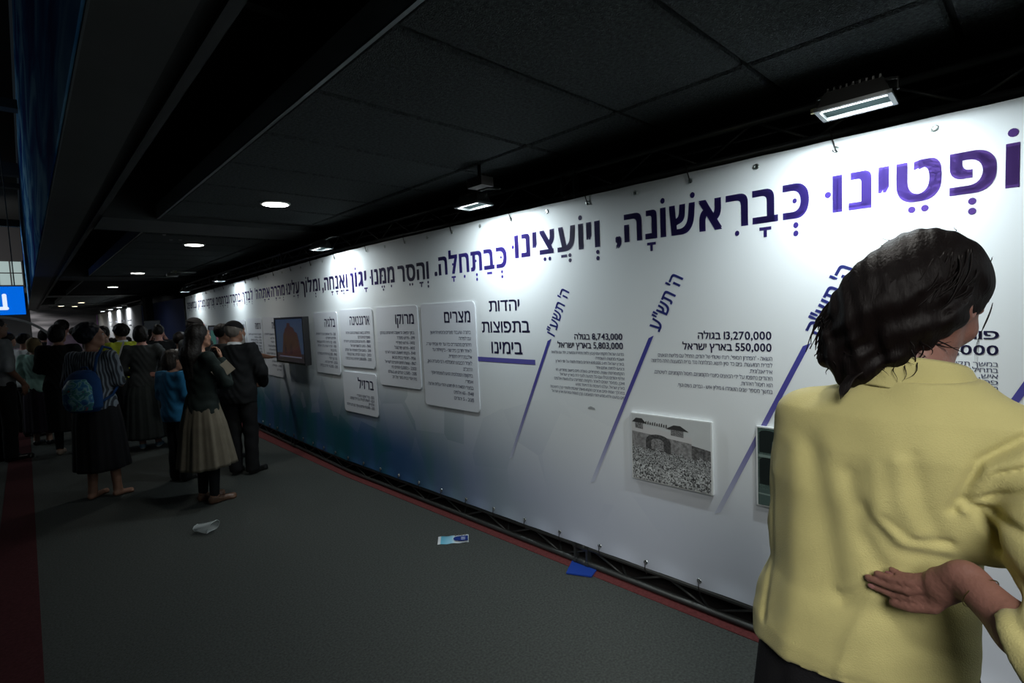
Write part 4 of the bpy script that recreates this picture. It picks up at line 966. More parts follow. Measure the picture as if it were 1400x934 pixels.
def skirt_mesh(name, m, parent, tab, pleats, amp, thick=.006, swing=0):
    n = 144; rows = 26; b = MB(); T = np.array(tab, float)
    for sgn in (0, 1):
        for i in range(rows+1):
            t = i/rows; z = T[0, 0]+(T[-1, 0]-T[0, 0])*t
            cx, cy, a, bb = [np.interp(z, T[::-1, 0], T[::-1, j]) if T[0, 0] > T[-1, 0] else np.interp(z, T[:, 0], T[:, j]) for j in (1, 2, 3, 4)]
            for k in range(n):
                th = 2*PI*k/n; q = amp*t**.8*(math.sin(pleats*th+.7*math.sin(3*th))+.4*math.sin(pleats*2.3*th+2))
                b.v.append((cx+(a+q-thick*sgn)*math.cos(th), cy+(bb+q-thick*sgn)*math.sin(th), z+.006*math.sin(2*th+1)*t))
    h = (rows+1)*n
    for i in range(rows):
        for k in range(n):
            k2 = (k+1) % n; b.f.append((i*n+k, i*n+k2, (i+1)*n+k2, (i+1)*n+k)[::-1 if T[0, 0] < T[-1, 0] else 1]); b.f.append(tuple(h+j for j in (i*n+k, (i+1)*n+k, (i+1)*n+k2, i*n+k2)))
    for k in range(n):
        k2 = (k+1) % n; r = rows*n; b.f.append((r+k, r+k2, h+r+k2, h+r+k)); b.f.append((k2, k, h+k, h+k2))
    return b.obj(name, m, parent, smooth=True)

def person(label, x, y, rz, H, female=True, group=None, pose=None, head=(0, 0, 0), tone='pale', top=None, top_kind='long', hem=.84, bottom=None, legs=None, shoes=None,
           hair='short', hairm=None, h=.009, cap=None, collar=None, skirt=None, top_infl=.014, name='person', bare=False, kid=0, beard=False, lean=0, extras=None, sk_mat=None):
    s = H/1.7; root = empty(name, (x, y, 0), math.radians(rz), label, 'person', group)
    J = dict(hipL=(-.085, 0, .90), hipR=(.085, 0, .90), kneeL=(-.09, .012, .49), kneeR=(.09, .012, .49), ankL=(-.09, -.015, .085), ankR=(.09, -.015, .085), toeL=(-.11, .15, .03), toeR=(.11, .15, .03),
             shL=(-.165, -.01, 1.385), shR=(.165, -.01, 1.385), elL=(-.215, -.035, 1.115), elR=(.215, -.035, 1.115), wrL=(-.215, .06, .885), wrR=(.215, .06, .885), hdL=(0, .15, -1), hdR=(0, .15, -1), hnL=(-1, .2, 0), hnR=(1, .2, 0), head=(0, .02, 1.585), curl=.35)
    if pose: J.update(pose)
    J = {k: (np.array(v, float)*(s if k[:2] not in ('hd', 'hn', 'cu') or k == 'head' else 1) if not np.isscalar(v) else v) for k, v in J.items()}
    if lean:
        for k in ('shL', 'shR', 'elL', 'elR', 'wrL', 'wrR', 'head'): J[k] = J[k]+np.array([0, lean*(J[k][2]-.9*s), 0])
    hs = s*(1+.16*kid)
    T = [tuple(v*s for v in t) for t in (TORSO_F if female else TORSO_M)]
    if lean: T = [(t[0], t[1], t[2]+lean*max(0, t[0]-.9*s), t[3], t[4]) for t in T]
    pts = np.array([J[k] for k in J if k not in ('hdL', 'hdR', 'hnL', 'hnR', 'curl')]); lo = pts.min(0)-.13; hi = pts.max(0)+.17; lo[2] = -.02
    lo[:2] = np.minimum(lo[:2], -.24*s); hi[:2] = np.maximum(hi[:2], .24*s)
    for q in 'LR':
        e = J['wr'+q]+J['hd'+q]/np.linalg.norm(J['hd'+q])*.22; lo = np.minimum(lo, e-.04); hi = np.maximum(hi, e+.04)
    lo[2] = max(lo[2], -.02)
    f = Field(lo, hi, h*s if s < 1 else h)
    arm = .84 if female else 1
    def arms(F, infl, upto, start=0, k=.02):
        for q in 'LR':
            a, b, c = J['sh'+q], J['el'+q], J['wr'+q]
            F.cap(a, a+(b-a)*min(1, upto), .050*s*arm, (.050-.011*min(1, upto))*s*arm, .04*s, infl)
            if upto > 1: F.cap(b, b+(c-b)*(upto-1), .040*s*arm, (.040-.014*(upto-1))*s*arm, k*s, infl)
    def legs_(F, infl, k=.03):
        for q in 'LR':
            F.cap(J['hip'+q], J['knee'+q], .083*s, .052*s, k*s, infl); F.cap(J['knee'+q], J['ank'+q], .052*s, .036*s, k*s, infl)
    f.loft(T, .03); arms(f, 0, 2); legs_(f, 0)
    for q in 'LR':
        a, t = J['ank'+q], J['toe'+q]
        f.cap(a-np.array([0, .03*s, .05*s]), t, .030*s, .022*s, .03*s); f.cap(a, a-np.array([0, 0, .03*s]), .034*s, .030*s, .02*s)
        f.cap(t-np.array([.014*s, .02*s, .01*s]), t-np.array([-.014*s, .02*s, .01*s]), .02*s, .02*s, .02*s)
    hc = J['head']; R = rotm(math.radians(-head[1]), math.radians(head[2]), math.radians(-head[0]))
    f.cap((T[-1][1], T[-1][2], 1.40*s), hc+R @ np.array([0, -.015, -.05])*hs, .056*s, .050*s, .03*s)
    head_prims(f, hc, R, hs)
    if beard:
        pass
    for q, sd in (('L', 1), ('R', -1)): hand_prims(f, J['wr'+q], J['hd'+q], J['hn'+q], sd*J.get('thumb'+q, 1), s*(1 if not female else .93), J['curl'])
    f.cut(lambda X, Y, Z: .001-Z+X*0+Y*0)
    body = link('body', f.mesh('body', 1), skin[tone], root)
    P = lambda *p: hc+R @ (np.array(p)*hs)
    for q in (-1, 1):
        e = MB(); sp = []
        for i in range(7):
            for k in range(10): a, t = PI*i/6, 2*PI*k/10; sp.append(tuple(P(.031*q, .076, .016)+.0125*hs*np.array([math.sin(a)*math.cos(t), math.sin(a)*math.sin(t), math.cos(a)])))
        e.add(sp, [(i*10+k, i*10+(k+1) % 10, (i+1)*10+(k+1) % 10, (i+1)*10+k)[::-1] for i in range(6) for k in range(10)]); e.obj('eye', eye_m, body, smooth=True)
        if h < .010:
            c0 = P(.031*q, .0888, .016); ir = MB(); ux, uz = R @ np.array([1, 0, 0]), R @ np.array([0, 0, 1])
            ir.add([tuple(c0+(ux*math.cos(t)+uz*math.sin(t))*.0058*hs) for t in np.linspace(0, 2*PI, 11)[:-1]], [tuple(range(10))]); ir.obj('iris', iris_m, body)
    ch = (h if h > .01 else .0095)
    # ---- top
    if top is not None:
        up = {'short': .62, 'elbow': .95, 'long': 1.93, 'none': .12}[top_kind]
        F = Field(lo, hi, ch*s if s < 1 else ch); F.loft(T, .03, top_infl); arms(F, top_infl*(1.0 if up > 1 else 1.2), up)
        if skirt is None or hem < .85:
            pass
        z0 = hem*s; ph_ = x*3+y
        F.disp(lambda X, Y, Z: (.0035*np.sin(X*38+Z*21+ph_)*np.sin(Z*17-Y*30+ph_)+.003*np.sin(Z*55+9*np.sin(X*14)+Y*20)).astype(np.float32))
        nb = hc[1]*0+T[-1][2]
        F.cut(lambda X, Y, Z: np.maximum(z0-Z, Z-(1.452*s)-.0*X)+0*Y)
        o = link({'none': 'vest'}.get(top_kind, 'top'), F.mesh('top', 1), top, root)
    # ---- collar
    if collar is not None:
        b = MB(); n = 30
        for k in range(n+1):
            t = math.radians(110+(-40+360-0)*0)+ (2*PI-.5)*k/n-PI/2*0; t = PI/2+.25+(2*PI-.5)*k/n
            for r, z in ((.058, 1.425), (.056, 1.468), (.062, 1.470), (.074, 1.435)): b.v.append((r*1.08*s*math.cos(t), T[-1][2]+.004*s+r*s*math.sin(t), (z-.012*(1+math.sin(t)))*s))
        b.f = [(4*k+i, 4*k+4+i, 4*k+5+i, 4*k+1+i) for k in range(n) for i in range(3)]
        b.obj('collar', collar, root, smooth=True)
    # ---- trousers / tights
    if bottom is not None:
        F = Field((lo[0], lo[1], -.02), (hi[0], hi[1], 1.0*s), ch*s if s < 1 else ch)
        inf = .010 if not female else .008
        F.loft([t for t in T if t[0] < 1.0*s], .03, inf)
        for q in 'LR':
            F.cap(J['hip'+q], J['knee'+q], .086*s, .064*s, .03*s, inf); F.cap(J['knee'+q], J['ank'+q]-np.array([0, 0, .02*s]), .062*s, .058*s, .03*s, inf)
        F.disp(lambda X, Y, Z: (.004*np.sin(Z*30+X*20)*np.sin(Y*30+Z*11)).astype(np.float32))
        F.cut(lambda X, Y, Z: np.maximum(.035*s-Z, Z-.985*s)+0*X+0*Y)
        link('trousers', F.mesh('trousers', 1), bottom, root)
    if legs is not None:
        F = Field((lo[0], lo[1], -.02), (hi[0], hi[1], .75*s), ch*s if s < 1 else ch)
        for q in 'LR':
            F.cap(J['hip'+q], J['knee'+q], .083*s, .053*s, .03*s, .004); F.cap(J['knee'+q], J['ank'+q], .053*s, .037*s, .03*s, .004)
        F.cut(lambda X, Y, Z: Z-.62*s+0*X+0*Y); link('tights', F.mesh('tights', 1), legs, root)
    if skirt is not None:
        sm, zb, wid, pl, am = skirt
        tab = [(1.02*s, 0, -.0, .152*s, .110*s), (.90*s, 0, -.01, .190*s, .140*s), (.75*s, 0, -.008, (.19+(wid-.19)*.42)*s, (.145+(wid-.19)*.42)*s), (zb*s, 0, -.0, wid*s, (wid-.03)*s)]
        skirt_mesh('skirt', sm, root, tab, pl, am*s)
    if shoes is not None:
        for q in 'LR':
            a, t = J['ank'+q], J['toe'+q]; F = Field((min(a[0], t[0])-.08, min(a[1], t[1])-.10, -.01), (max(a[0], t[0])+.08, max(a[1], t[1])+.08, .16*s), .006)
            F.cap(a-np.array([0, .028*s, .048*s]), t, .034*s, .027*s, .03*s); F.cap(a-np.array([0, 0, .03*s]), a-np.array([0, -.02*s, .05*s]), .040*s, .036*s, .02*s)
            F.cap(t-np.array([.014*s, .02*s, .01*s]), t-np.array([-.014*s, .02*s, .01*s]), .024*s, .024*s, .02*s)
            F.cut(lambda X, Y, Z: np.maximum(-.0005-Z, Z-.088*s)+0*X+0*Y); F.disp(lambda X, Y, Z: (-.003*(Z < .018)).astype(np.float32)+0*X+0*Y)
            so = link('shoe', F.mesh('shoe', 1), shoes, root)
            if sk_mat:
                G = Field((min(a[0], t[0])-.08, min(a[1], t[1])-.10, -.01), (max(a[0], t[0])+.08, max(a[1], t[1])+.08, .06), .006)
                G.cap(a-np.array([0, .028*s, .05*s]), t-np.array([0, 0, .01]), .037*s, .031*s, .03*s); G.cut(lambda X, Y, Z: np.maximum(.001-Z, Z-.022)+0*X+0*Y); link('sole', G.mesh('sole'), sk_mat, so)
    # ---- hair
    hm_ = hairm or hair_m
    if hair != 'none':
        F = Field(np.array(hc)-.24, np.array(hc)+.24, .007 if h < .01 else .009) if hair != 'long' else Field(np.array(hc)-np.array([.2, .24, .5]), np.array(hc)+.2, .0075)
        F.ell(P(0, -.018, .034), np.array([.084, .102, .094])*hs, .01, R)
        # clear the face
        face = lambda X, Y, Z: None
        Rl = R.T
        def loc(X, Y, Z):
            px, py, pz = (X-hc[0])/hs, (Y-hc[1])/hs, (Z-hc[2])/hs
            return [R[0, i]*px+R[1, i]*py+R[2, i]*pz for i in range(3)]
        if hair == 'short': F.cut(lambda X, Y, Z: (lambda l: np.maximum(-(l[2]-(-.045-.0+l[1]*.35)), (l[1]*.72-l[2]*.75-.012))*hs*.8)(loc(X, Y, Z)))
        elif hair in ('long', 'bob', 'bun', 'curly', 'fringe'):
            F.cut(lambda X, Y, Z: (lambda l: (l[1]*.8-l[2]*.62-(.006 if hair != 'bob' else .012))*hs*.8)(loc(X, Y, Z)))
            if hair == 'bob':
                F.ell(P(0, -.045, -.03), np.array([.088, .07, .085])*hs, .03, R)
            if hair == 'bun':
                F.ell(P(0, -.05, -.01), np.array([.07, .06, .06])*hs, .03, R); F.ell(P(0, -.125, .03), np.array([.042, .036, .042])*hs, .012, R)
            if hair == 'curly':
                F.ell(P(0, -.04, .03), np.array([.105, .105, .105])*hs, .03, R); F.cut(lambda X, Y, Z: (lambda l: (l[1]*.8-l[2]*.55-.012)*hs*.8)(loc(X, Y, Z)))
                F.disp(lambda X, Y, Z: (.007*np.sin(X*90)*np.sin(Y*95+1)*np.sin(Z*88)).astype(np.float32))
            if hair == 'long':
                b0 = P(0, -.06, 0); F.cap(b0, b0+V3(0, -.045, -.16), .075*s, .085*s, .04); F.cap(b0+V3(0, -.045, -.16), b0+V3(0, -.05, -.34), .082*s, .055*s, .04)
        F.disp(lambda X, Y, Z: (.0022*np.sin(X*150+Z*30)*np.sin(Y*140-Z*25)+.002*np.sin(X*60+Y*75+Z*12)).astype(np.float32))
        link('hair', F.mesh('hair', 1), hm_, root)
    if beard:
        F = Field(np.array(hc)-.2, np.array(hc)+.2, .006)
        F.ell(P(0, .052, -.088), np.array([.052, .042, .050])*hs, .02, R); F.ell(P(0, .058, -.125), np.array([.036, .028, .045])*hs, .03, R)
        for q in (-1, 1): F.cap(P(.064*q, .012, -.02), P(.045*q, .045, -.075), .014*hs, .022*hs, .02)
        F.disp(lambda X, Y, Z: (.003*np.sin(X*170+Z*20)*np.sin(Y*160)).astype(np.float32)); link('beard', F.mesh('beard', 1), mat('white_beard', (.42, .40, .37), .8, bump=.6, bscale=90), root)
    if cap is not None:
        cm_, kind = cap
        F = Field(np.array(hc)-.19, np.array(hc)+.19, .006)
        if kind == 'kippah': F.ell(P(0, -.022, .042), np.array([.088, .104, .094])*hs, .01, R); F.cut(lambda X, Y, Z: (lambda l: (-(l[2]-.062+l[1]*.42+.022))*hs)(loc(X, Y, Z)))
        elif kind == 'snood':
            F.ell(P(0, -.025, .034), np.array([.090, .108, .100])*hs, .01, R); F.cut(lambda X, Y, Z: (lambda l: (l[1]*.8-l[2]*.58-.010)*hs*.8)(loc(X, Y, Z))); F.ell(P(0, -.085, -.035), np.array([.060, .055, .060])*hs, .04, R)
            F.disp(lambda X, Y, Z: (.003*np.sin(X*70+Z*60)*np.sin(Y*50-Z*30)).astype(np.float32))
        elif kind == 'scarf':
            F.ell(P(0, -.022, .030), np.array([.086, .104, .098])*hs, .01, R); F.ell(P(0, -.06, -.05), np.array([.065, .055, .06])*hs, .03, R); F.cut(lambda X, Y, Z: (lambda l: (l[1]*.8-l[2]*.5-.020)*hs*.8)(loc(X, Y, Z)))
        link({'kippah': 'kippah', 'snood': 'head_covering', 'scarf': 'headscarf'}[kind], F.mesh('cap', 1), cm_, root)
    return root, J, P, s

bk = cl('black_wool', (.010, .011, .012)); dkg = cl('dark_grey_cloth', (.045, .052, .053)); white = cl('white_cotton', (.78, .80, .80)); mint = cl('mint_cotton', (.42, .70, .60)); lilac = cl('lilac_cotton', (.46, .34, .44))
lblue = cl('sky_blue_jersey', (.025, .17, .33)); yel = cl('bright_yellow_cotton', (.50, .55, .04)); taupe = cl('taupe_linen', (.17, .15, .11), bump=.5, bs=400); dgreen = cl('black_green_knit', (.012, .020, .018))
brown_l = mat('brown_leather', (.14, .075, .045), .4); black_l = mat('black_leather', (.012, .012, .012), .3); grey_s = mat('grey_blue_sneaker', (.16, .28, .36), .6); white_s = mat('white_sole', (.6, .62, .62), .6)
def stripes():
    m = bpy.data.materials.new('grey_blue_stripes'); m.use_nodes = True; nt = m.node_tree; b = nt.nodes['Principled BSDF']; b.inputs['Roughness'].default_value = .85
    tc = node(nt, 'ShaderNodeTexCoord'); sp = node(nt, 'ShaderNodeSeparateXYZ'); nt.links.new(tc.outputs['Object'], sp.inputs[0])
    m1 = node(nt, 'ShaderNodeMath', operation='MULTIPLY'); m1.inputs[1].default_value = 290; nt.links.new(sp.outputs[0], m1.inputs[0])
    m2 = node(nt, 'ShaderNodeMath', operation='SINE'); nt.links.new(m1.outputs[0], m2.inputs[0])
    cr = node(nt, 'ShaderNodeValToRGB'); e = cr.color_ramp.elements; cr.color_ramp.interpolation = 'CONSTANT'; e[0].position = 0; e[0].color = (.03, .04, .052, 1); e[1].position = .62; e[1].color = (.20, .24, .28, 1)
    mr = node(nt, 'ShaderNodeMapRange'); mr.inputs[1].default_value = -1; nt.links.new(m2.outputs[0], mr.inputs[0]); nt.links.new(mr.outputs[0], cr.inputs[0]); nt.links.new(cr.outputs[0], b.inputs['Base Color'])
    return m

# --- woman with the backpack, striped blouse
pF, JF, PF, sF = person('barefoot looking woman in grey striped blouse and long black skirt wearing a blue backpack', .44, 6.16, -38, 1.645,
    pose=dict(toeL=(-.10, .16, .022), toeR=(.16, .12, .022), ankL=(-.09, -.04, .085), ankR=(.10, .02, .085), wrL=(-.235, .02, .86), elL=(-.225, -.04, 1.11), elR=(.185, .05, 1.12), wrR=(.10, .22, 1.08), hdR=(-.5, 1, .2)),
    head=(52, 0, 0), tone='tan', top=stripes(), top_kind='elbow', hem=.87, top_infl=.018, skirt=(cl('black_skirt_cloth', (.010, .010, .012), bump=.2), .30, .235, 9, .007), hair='curly', hairm=mat('navy_black_hair', (.010, .013, .022), .6, bump=.8, bscale=45, spec=.25), h=.0085)
# --- backpack (hangs on her shoulder)
bpk = empty('backpack', (.44, 6.16, 0), math.radians(-38), 'blue childish patterned backpack hanging on the back of the woman in stripes', 'backpack')
def bpack_mat():
    m = bpy.data.materials.new('blue_picture_print'); m.use_nodes = True; nt = m.node_tree; b = nt.nodes['Principled BSDF']; b.inputs['Roughness'].default_value = .5
    tc = node(nt, 'ShaderNodeTexCoord'); n = node(nt, 'ShaderNodeTexNoise'); n.inputs['Scale'].default_value = 11; n.inputs['Detail'].default_value = 2; n.inputs['Distortion'].default_value = 1.2
    cr = node(nt, 'ShaderNodeValToRGB'); e = cr.color_ramp.elements; e[0].position = .35; e[0].color = (.01, .06, .20, 1); e[1].position = .68; e[1].color = (.40, .06, .03, 1)
    for p_, c_ in ((.47, (.02, .16, .30)), (.53, (.22, .40, .42)), (.57, (.03, .20, .16)), (.64, (.03, .12, .22))): q_ = e.new(p_); q_.color = (*c_, 1)
    nt.links.new(tc.outputs['Object'], n.inputs['Vector']); nt.links.new(n.outputs[0], cr.inputs[0]); nt.links.new(cr.outputs[0], b.inputs['Base Color']); return m
bb_ = cl('backpack_blue', (.01, .05, .16)); F = Field((-.2, -.42, .75), (.28, -.08, 1.4), .008)
F.loft([(.86, .04, -.215, .12, .055), (.90, .04, -.22, .152, .082), (1.02, .04, -.225, .158, .088), (1.14, .04, -.215, .145, .078), (1.21, .04, -.20, .10, .055), (1.235, .04, -.19, .05, .03)], .02)
o = link('pack_body', F.mesh('pack_body', 1), bb_, bpk)
F = Field((-.15, -.42, .8), (.23, -.08, 1.3), .008); F.loft([(.88, .04, -.27, .10, .045), (.95, .04, -.285, .125, .052), (1.08, .04, -.285, .12, .052), (1.16, .04, -.265, .075, .04)], .02); link('front_pocket', F.mesh('front_pocket', 1), bpack_mat(), bpk)
MB().tube([(.10, -.15, 1.20), (.125, -.135, 1.34), (.13, -.05, 1.435), (.13, .05, 1.41), (.14, .125, 1.28), (.17, .10, 1.10), (.175, -.05, .98), (.14, -.16, .93)], .012, 8).obj('shoulder_strap', bb_, bpk, smooth=True)
MB().tube([(-.05, -.16, 1.18), (-.10, -.15, 1.05), (-.09, -.16, .92)], .010, 8).obj('loose_strap', bb_, bpk, smooth=True)
MB().tube([(0, -.18, 1.225), (.02, -.175, 1.26), (.06, -.175, 1.26), (.08, -.18, 1.225)], .007, 6).obj('grab_loop', bb_, bpk, smooth=True)

# --- woman with hand at her mouth, taupe skirt
pO, JO, PO, sO = person('woman in taupe skirt and dark cardigan, long dark hair, hand at her mouth', 1.10, 5.20, -72, 1.60,
    pose=dict(elR=(.20, .12, 1.13), wrR=(.085, .16, 1.36), hdR=(-.35, .1, 1), hnR=(.6, .8, -.1), elL=(-.17, .12, 1.10), wrL=(.02, .22, 1.10), hdL=(1, .1, .1), hnL=(0, 1, .2), toeL=(-.08, .16, .025), toeR=(.12, .15, .025), curl=.55),
    head=(-14, -6, 0), tone='tan', top=dgreen, top_kind='long', hem=.86, top_infl=.020, skirt=(taupe, .36, .27, 11, .012), legs=bk, shoes=brown_l, hair='long', h=.008)
MB().lathe([(.030, -.012), (.033, -.012), (.034, .012), (.030, .012)], 18, Matrix.Translation(JO['wrR']+(JO['elR']-JO['wrR'])*.12) @ (Vector(JO['elR']-JO['wrR'])).to_track_quat('Z', 'Y').to_matrix().to_4x4()).obj('watch', black_l, pO, smooth=True)
bkt = MB(); bkt.box((-.055, -.006, -.08), (.055, .006, .08)); o = bkt.obj('booklet', mat('tan_paper', (.42, .37, .28), .7)); o.location = (1.24, 5.02, 1.185); o.rotation_euler = (.3, .9, .2); tag(o, 'small tan booklet held under the forearm of the woman in the taupe skirt', 'booklet')

# --- bearded man in a black suit
pP, JP, PP, sP = person('elderly man in black suit and black kippah with a white beard, facing the banner', 1.57, 5.83, -42, 1.62, female=False,
    pose=dict(elR=(.25, .02, 1.13), wrR=(.20, .16, .98), elL=(-.23, .04, 1.12), wrL=(-.10, .18, 1.05), hdL=(1, .4, 0), hdR=(-.8, .6, -.2), toeR=(.15, .15, .03), head=(0, .035, 1.565)),
    head=(22, -2, 0), tone='tan', top=bk, top_kind='long', hem=.78, top_infl=.028, bottom=cl('black_trousers', (.010, .010, .011)), shoes=black_l, hair='short', hairm=mat('grey_short_hair', (.16, .14, .12), .7), cap=(mat('black_velvet', (.010, .009, .010), .9), 'kippah'), collar=white, beard=True, h=.0085)
# --- man reaching to the television, hidden behind the suit
person('person mostly hidden behind the bearded man, bare arm stretched to the television', 1.66, 6.62, -75, 1.58, female=False, pose=dict(elR=(.19, .25, 1.30), wrR=(.15, .50, 1.24), hdR=(0, 1, -.06), hnR=(0, 0, 1), curl=.2), head=(10, 0, 0), tone='tan', top=dkg, top_kind='short', bottom=bk, shoes=black_l, hair='short', h=.009)
# --- boy in a light blue shirt
person('boy in sky blue t-shirt and black trousers standing behind the woman in the taupe skirt', 1.06, 6.15, -62, 1.33, female=False, kid=1, pose=dict(elR=(.205, .0, 1.12), wrR=(.21, .08, .90), elL=(-.205, -.02, 1.12), wrL=(-.16, .17, 1.02), hdL=(.5, 1, 0)), head=(10, 4, 0), tone='tan', top=lblue, top_kind='elbow', hem=.80, top_infl=.026, bottom=bk, shoes=black_l, hair='bob', hairm=mat('dark_brown_hair', (.022, .015, .010), .6, bump=.5, bscale=60), h=.009)
# --- teenager in white collar, and the man with the bare forehead
person('teenager with short dark hair and white collar, behind the boy in sky blue', 1.42, 7.60, -35, 1.50, female=False, head=(8, 0, 0), tone='tan', top=bk, top_kind='long', bottom=bk, shoes=black_l, collar=white, hair='short', h=.010)
person('man with high bare forehead and black kippah, behind the woman in the taupe skirt', 1.50, 7.15, -55, 1.66, female=False, head=(20, 0, 0), tone='rose', top=dkg, top_kind='long', bottom=bk, shoes=black_l, collar=white, cap=(MATS['black_velvet'], 'kippah'), hair='short', h=.010)
# --- woman in dark grey, hand on hip
pG, JG, PG, sG = person('woman in dark grey jacket and long pleated skirt, one hand on hip', 1.09, 8.15, -12, 1.60,
    pose=dict(elR=(.31, -.10, 1.16), wrR=(.17, -.10, 1.02), hdR=(-1, -.1, .1), hnR=(0, -1, .1), elL=(-.24, .0, 1.12), wrL=(-.20, .16, 1.05), hdL=(.6, 1, 0)), head=(5, 3, 0), tone='rose', top=dkg, top_kind='long', hem=.82, top_infl=.026, skirt=(cl('charcoal_skirt', (.036, .044, .043)), .16, .30, 16, .010), shoes=grey_s, sk_mat=white_s, hair='bob', h=.009)
hb = empty('shoulder_bag', (1.09, 8.15, 0), math.radians(-12), 'dark shoulder bag with silvery pattern at the left side of the woman in grey', 'bag')
F = Field((-.40, -.2, .85), (-.15, .2, 1.25), .008); F.loft([(.92, -.27, 0, .05, .12), (1.02, -.27, 0, .055, .13), (1.14, -.265, 0, .04, .11), (1.17, -.265, 0, .03, .09)], .01); link('bag_body', F.mesh('bag_body', 1), ramp_noise('silver_black_print', (.012, .014, .016), (.30, .33, .33), 26, .5, .62), hb)
MB().tube([(-.265, .08, 1.15), (-.21, .05, 1.32), (-.185, 0, 1.41), (-.21, -.06, 1.32), (-.265, -.08, 1.15)], .010, 6).obj('bag_strap', mat('white_strap', (.45, .47, .47), .6), hb, smooth=True)
# --- people around them
person('woman in bright yellow top and white collar, in front of the woman in grey', 1.02, 9.35, 20, 1.63, head=(0, 5, 0), top=yel, top_kind='long', hem=.84, skirt=(bk, .25, .23, 8, .008), shoes=black_l, collar=white, hair='curly', h=.011, top_infl=.02)
person('child with round dark hair lifted up beside the woman in the yellow top', .86, 9.75, 30, 1.62, head=(40, 0, 0), tone='pale', top=yel, top_kind='long', bottom=bk, shoes=black_l, hair='bun', h=.011)
person('person holding up a dark tablet in front of the far white banner', 1.50, 9.55, -5, 1.60, female=False, pose=dict(elR=(.24, .16, 1.20), wrR=(.10, .26, 1.50), hdR=(-.2, .1, 1), elL=(-.2, .16, 1.2), wrL=(-.06, .26, 1.50), hdL=(.2, .1, 1)), head=(0, 0, 0), tone='rose', top=bk, top_kind='long', bottom=bk, shoes=black_l, hair='short', h=.011)
tb = empty('tablet', (1.48, 9.87, 1.53), math.radians(-5), 'dark tablet held up above the heads before the far white banner', 'tablet'); MB().box((-.11, 0, 0), (.11, .012, .15)).obj('tablet_case', tvb, tb); MB().box((-.10, -.002, .01), (.10, 0, .14)).obj('tablet_screen', emis('tablet_glow', (.008, .010, .012), .8), tb)
# --- black-clad woman
person('woman in plain black top and narrow black skirt, left of the striped blouse', .30, 8.72, -20, 1.66, pose=dict(elL=(-.24, .06, 1.14), wrL=(-.10, .22, 1.05), hdL=(1, .2, 0), elR=(.26, -.02, 1.14), wrR=(.15, .18, 1.02), hdR=(-1, .3, 0)), head=(10, 0, 0), tone='tan', top=bk, top_kind='long', hem=.82, top_infl=.03, skirt=(bk, .32, .20, 7, .006), legs=bk, shoes=mat('beige_flat', (.30, .24, .19), .5), hair='bob', h=.0095)
# --- mint, white, lilac group
person('woman in mint shirt with a tan headscarf, beside the woman in black', .08, 9.75, -35, 1.50, head=(5, 0, 0), top=mint, top_kind='elbow', hem=.84, top_infl=.022, skirt=(cl('dark_violet_skirt', (.03, .022, .035)), .22, .22, 8, .008), shoes=black_l, hair='short', cap=(mat('tan_scarf', (.26, .18, .085), .8, var=.15), 'scarf'), h=.010)
person('person in white shirt with folded arms and dark hair, between lilac and mint shirts', -.02, 10.6, -60, 1.56, female=False, pose=dict(elL=(-.22, .06, 1.13), wrL=(.04, .22, 1.12), hdL=(1, .1, 0), elR=(.22, .06, 1.13), wrR=(-.04, .24, 1.10), hdR=(-1, .1, 0)), head=(0, 0, 0), tone='rose', top=white, top_kind='elbow', top_infl=.024, bottom=bk, shoes=black_l, hair='short', h=.011)
person('person in pale lilac shirt behind the tall man at the left edge', -.20, 11.3, -40, 1.58, top=lilac, top_kind='long', bottom=bk, shoes=black_l, hair='short', h=.012)
# --- tall man cut by the left edge
pA, JA, PA, sA = person('tall man in white shirt and black trousers, cut by the left edge of the picture', -.27, 8.95, -62, 1.78, female=False, pose=dict(elL=(-.22, -.05, 1.11), wrL=(-.18, .12, .92), elR=(.23, -.03, 1.11), wrR=(.20, .12, .92), toeR=(.13, .16, .03)), head=(0, 0, 0), tone='tan', top=cl('grey_white_cotton', (.34, .37, .38)), top_kind='elbow', hem=.90, top_infl=.022, bottom=bk, shoes=black_l, collar=white, hair='short', h=.009)
MB().tube([(-.05, .105, 1.40), (-.02, .125, 1.25), (0, .13, 1.15), (.02, .125, 1.25), (.05, .105, 1.40)], .004, 5).obj('lanyard', mat('yellow_lanyard', (.5, .42, .03), .6), pA, smooth=True)
# --- pale person beyond the striped woman, and far heads
person('pale person in white kerchief facing left, just right of the striped woman face', .86, 10.2, 60, 1.60, head=(0, 5, 0), tone='rose', top=cl('pale_grey_cotton', (.7, .7, .68)), top_kind='long', bottom=dkg, shoes=black_l, hair='short', cap=(mat('cream_scarf', (.75, .72, .66), .8), 'scarf'), h=.011)
for (x, y, r, H_, hr, lb, tp) in ((.52, 12.6, -10, 1.76, 'curly', 'dark haired person far back whose spiky hair rises above the crowd', lilac), (.72, 13.4, 30, 1.62, 'short', 'reddish faced person far back beside the spiky haired one', dkg), (.28, 14.2, 0, 1.60, 'bob', 'far person in dark clothes under the white arch', dkg), (1.55, 14.5, -20, 1.6, 'short', 'far person in black just left of the black pillar', bk)):
    person(lb, x, y, r, H_, female=hr != 'short', head=(20, 0, 0), tone='rose', top=tp, top_kind='long', bottom=bk, shoes=black_l, hair=hr, h=.012)
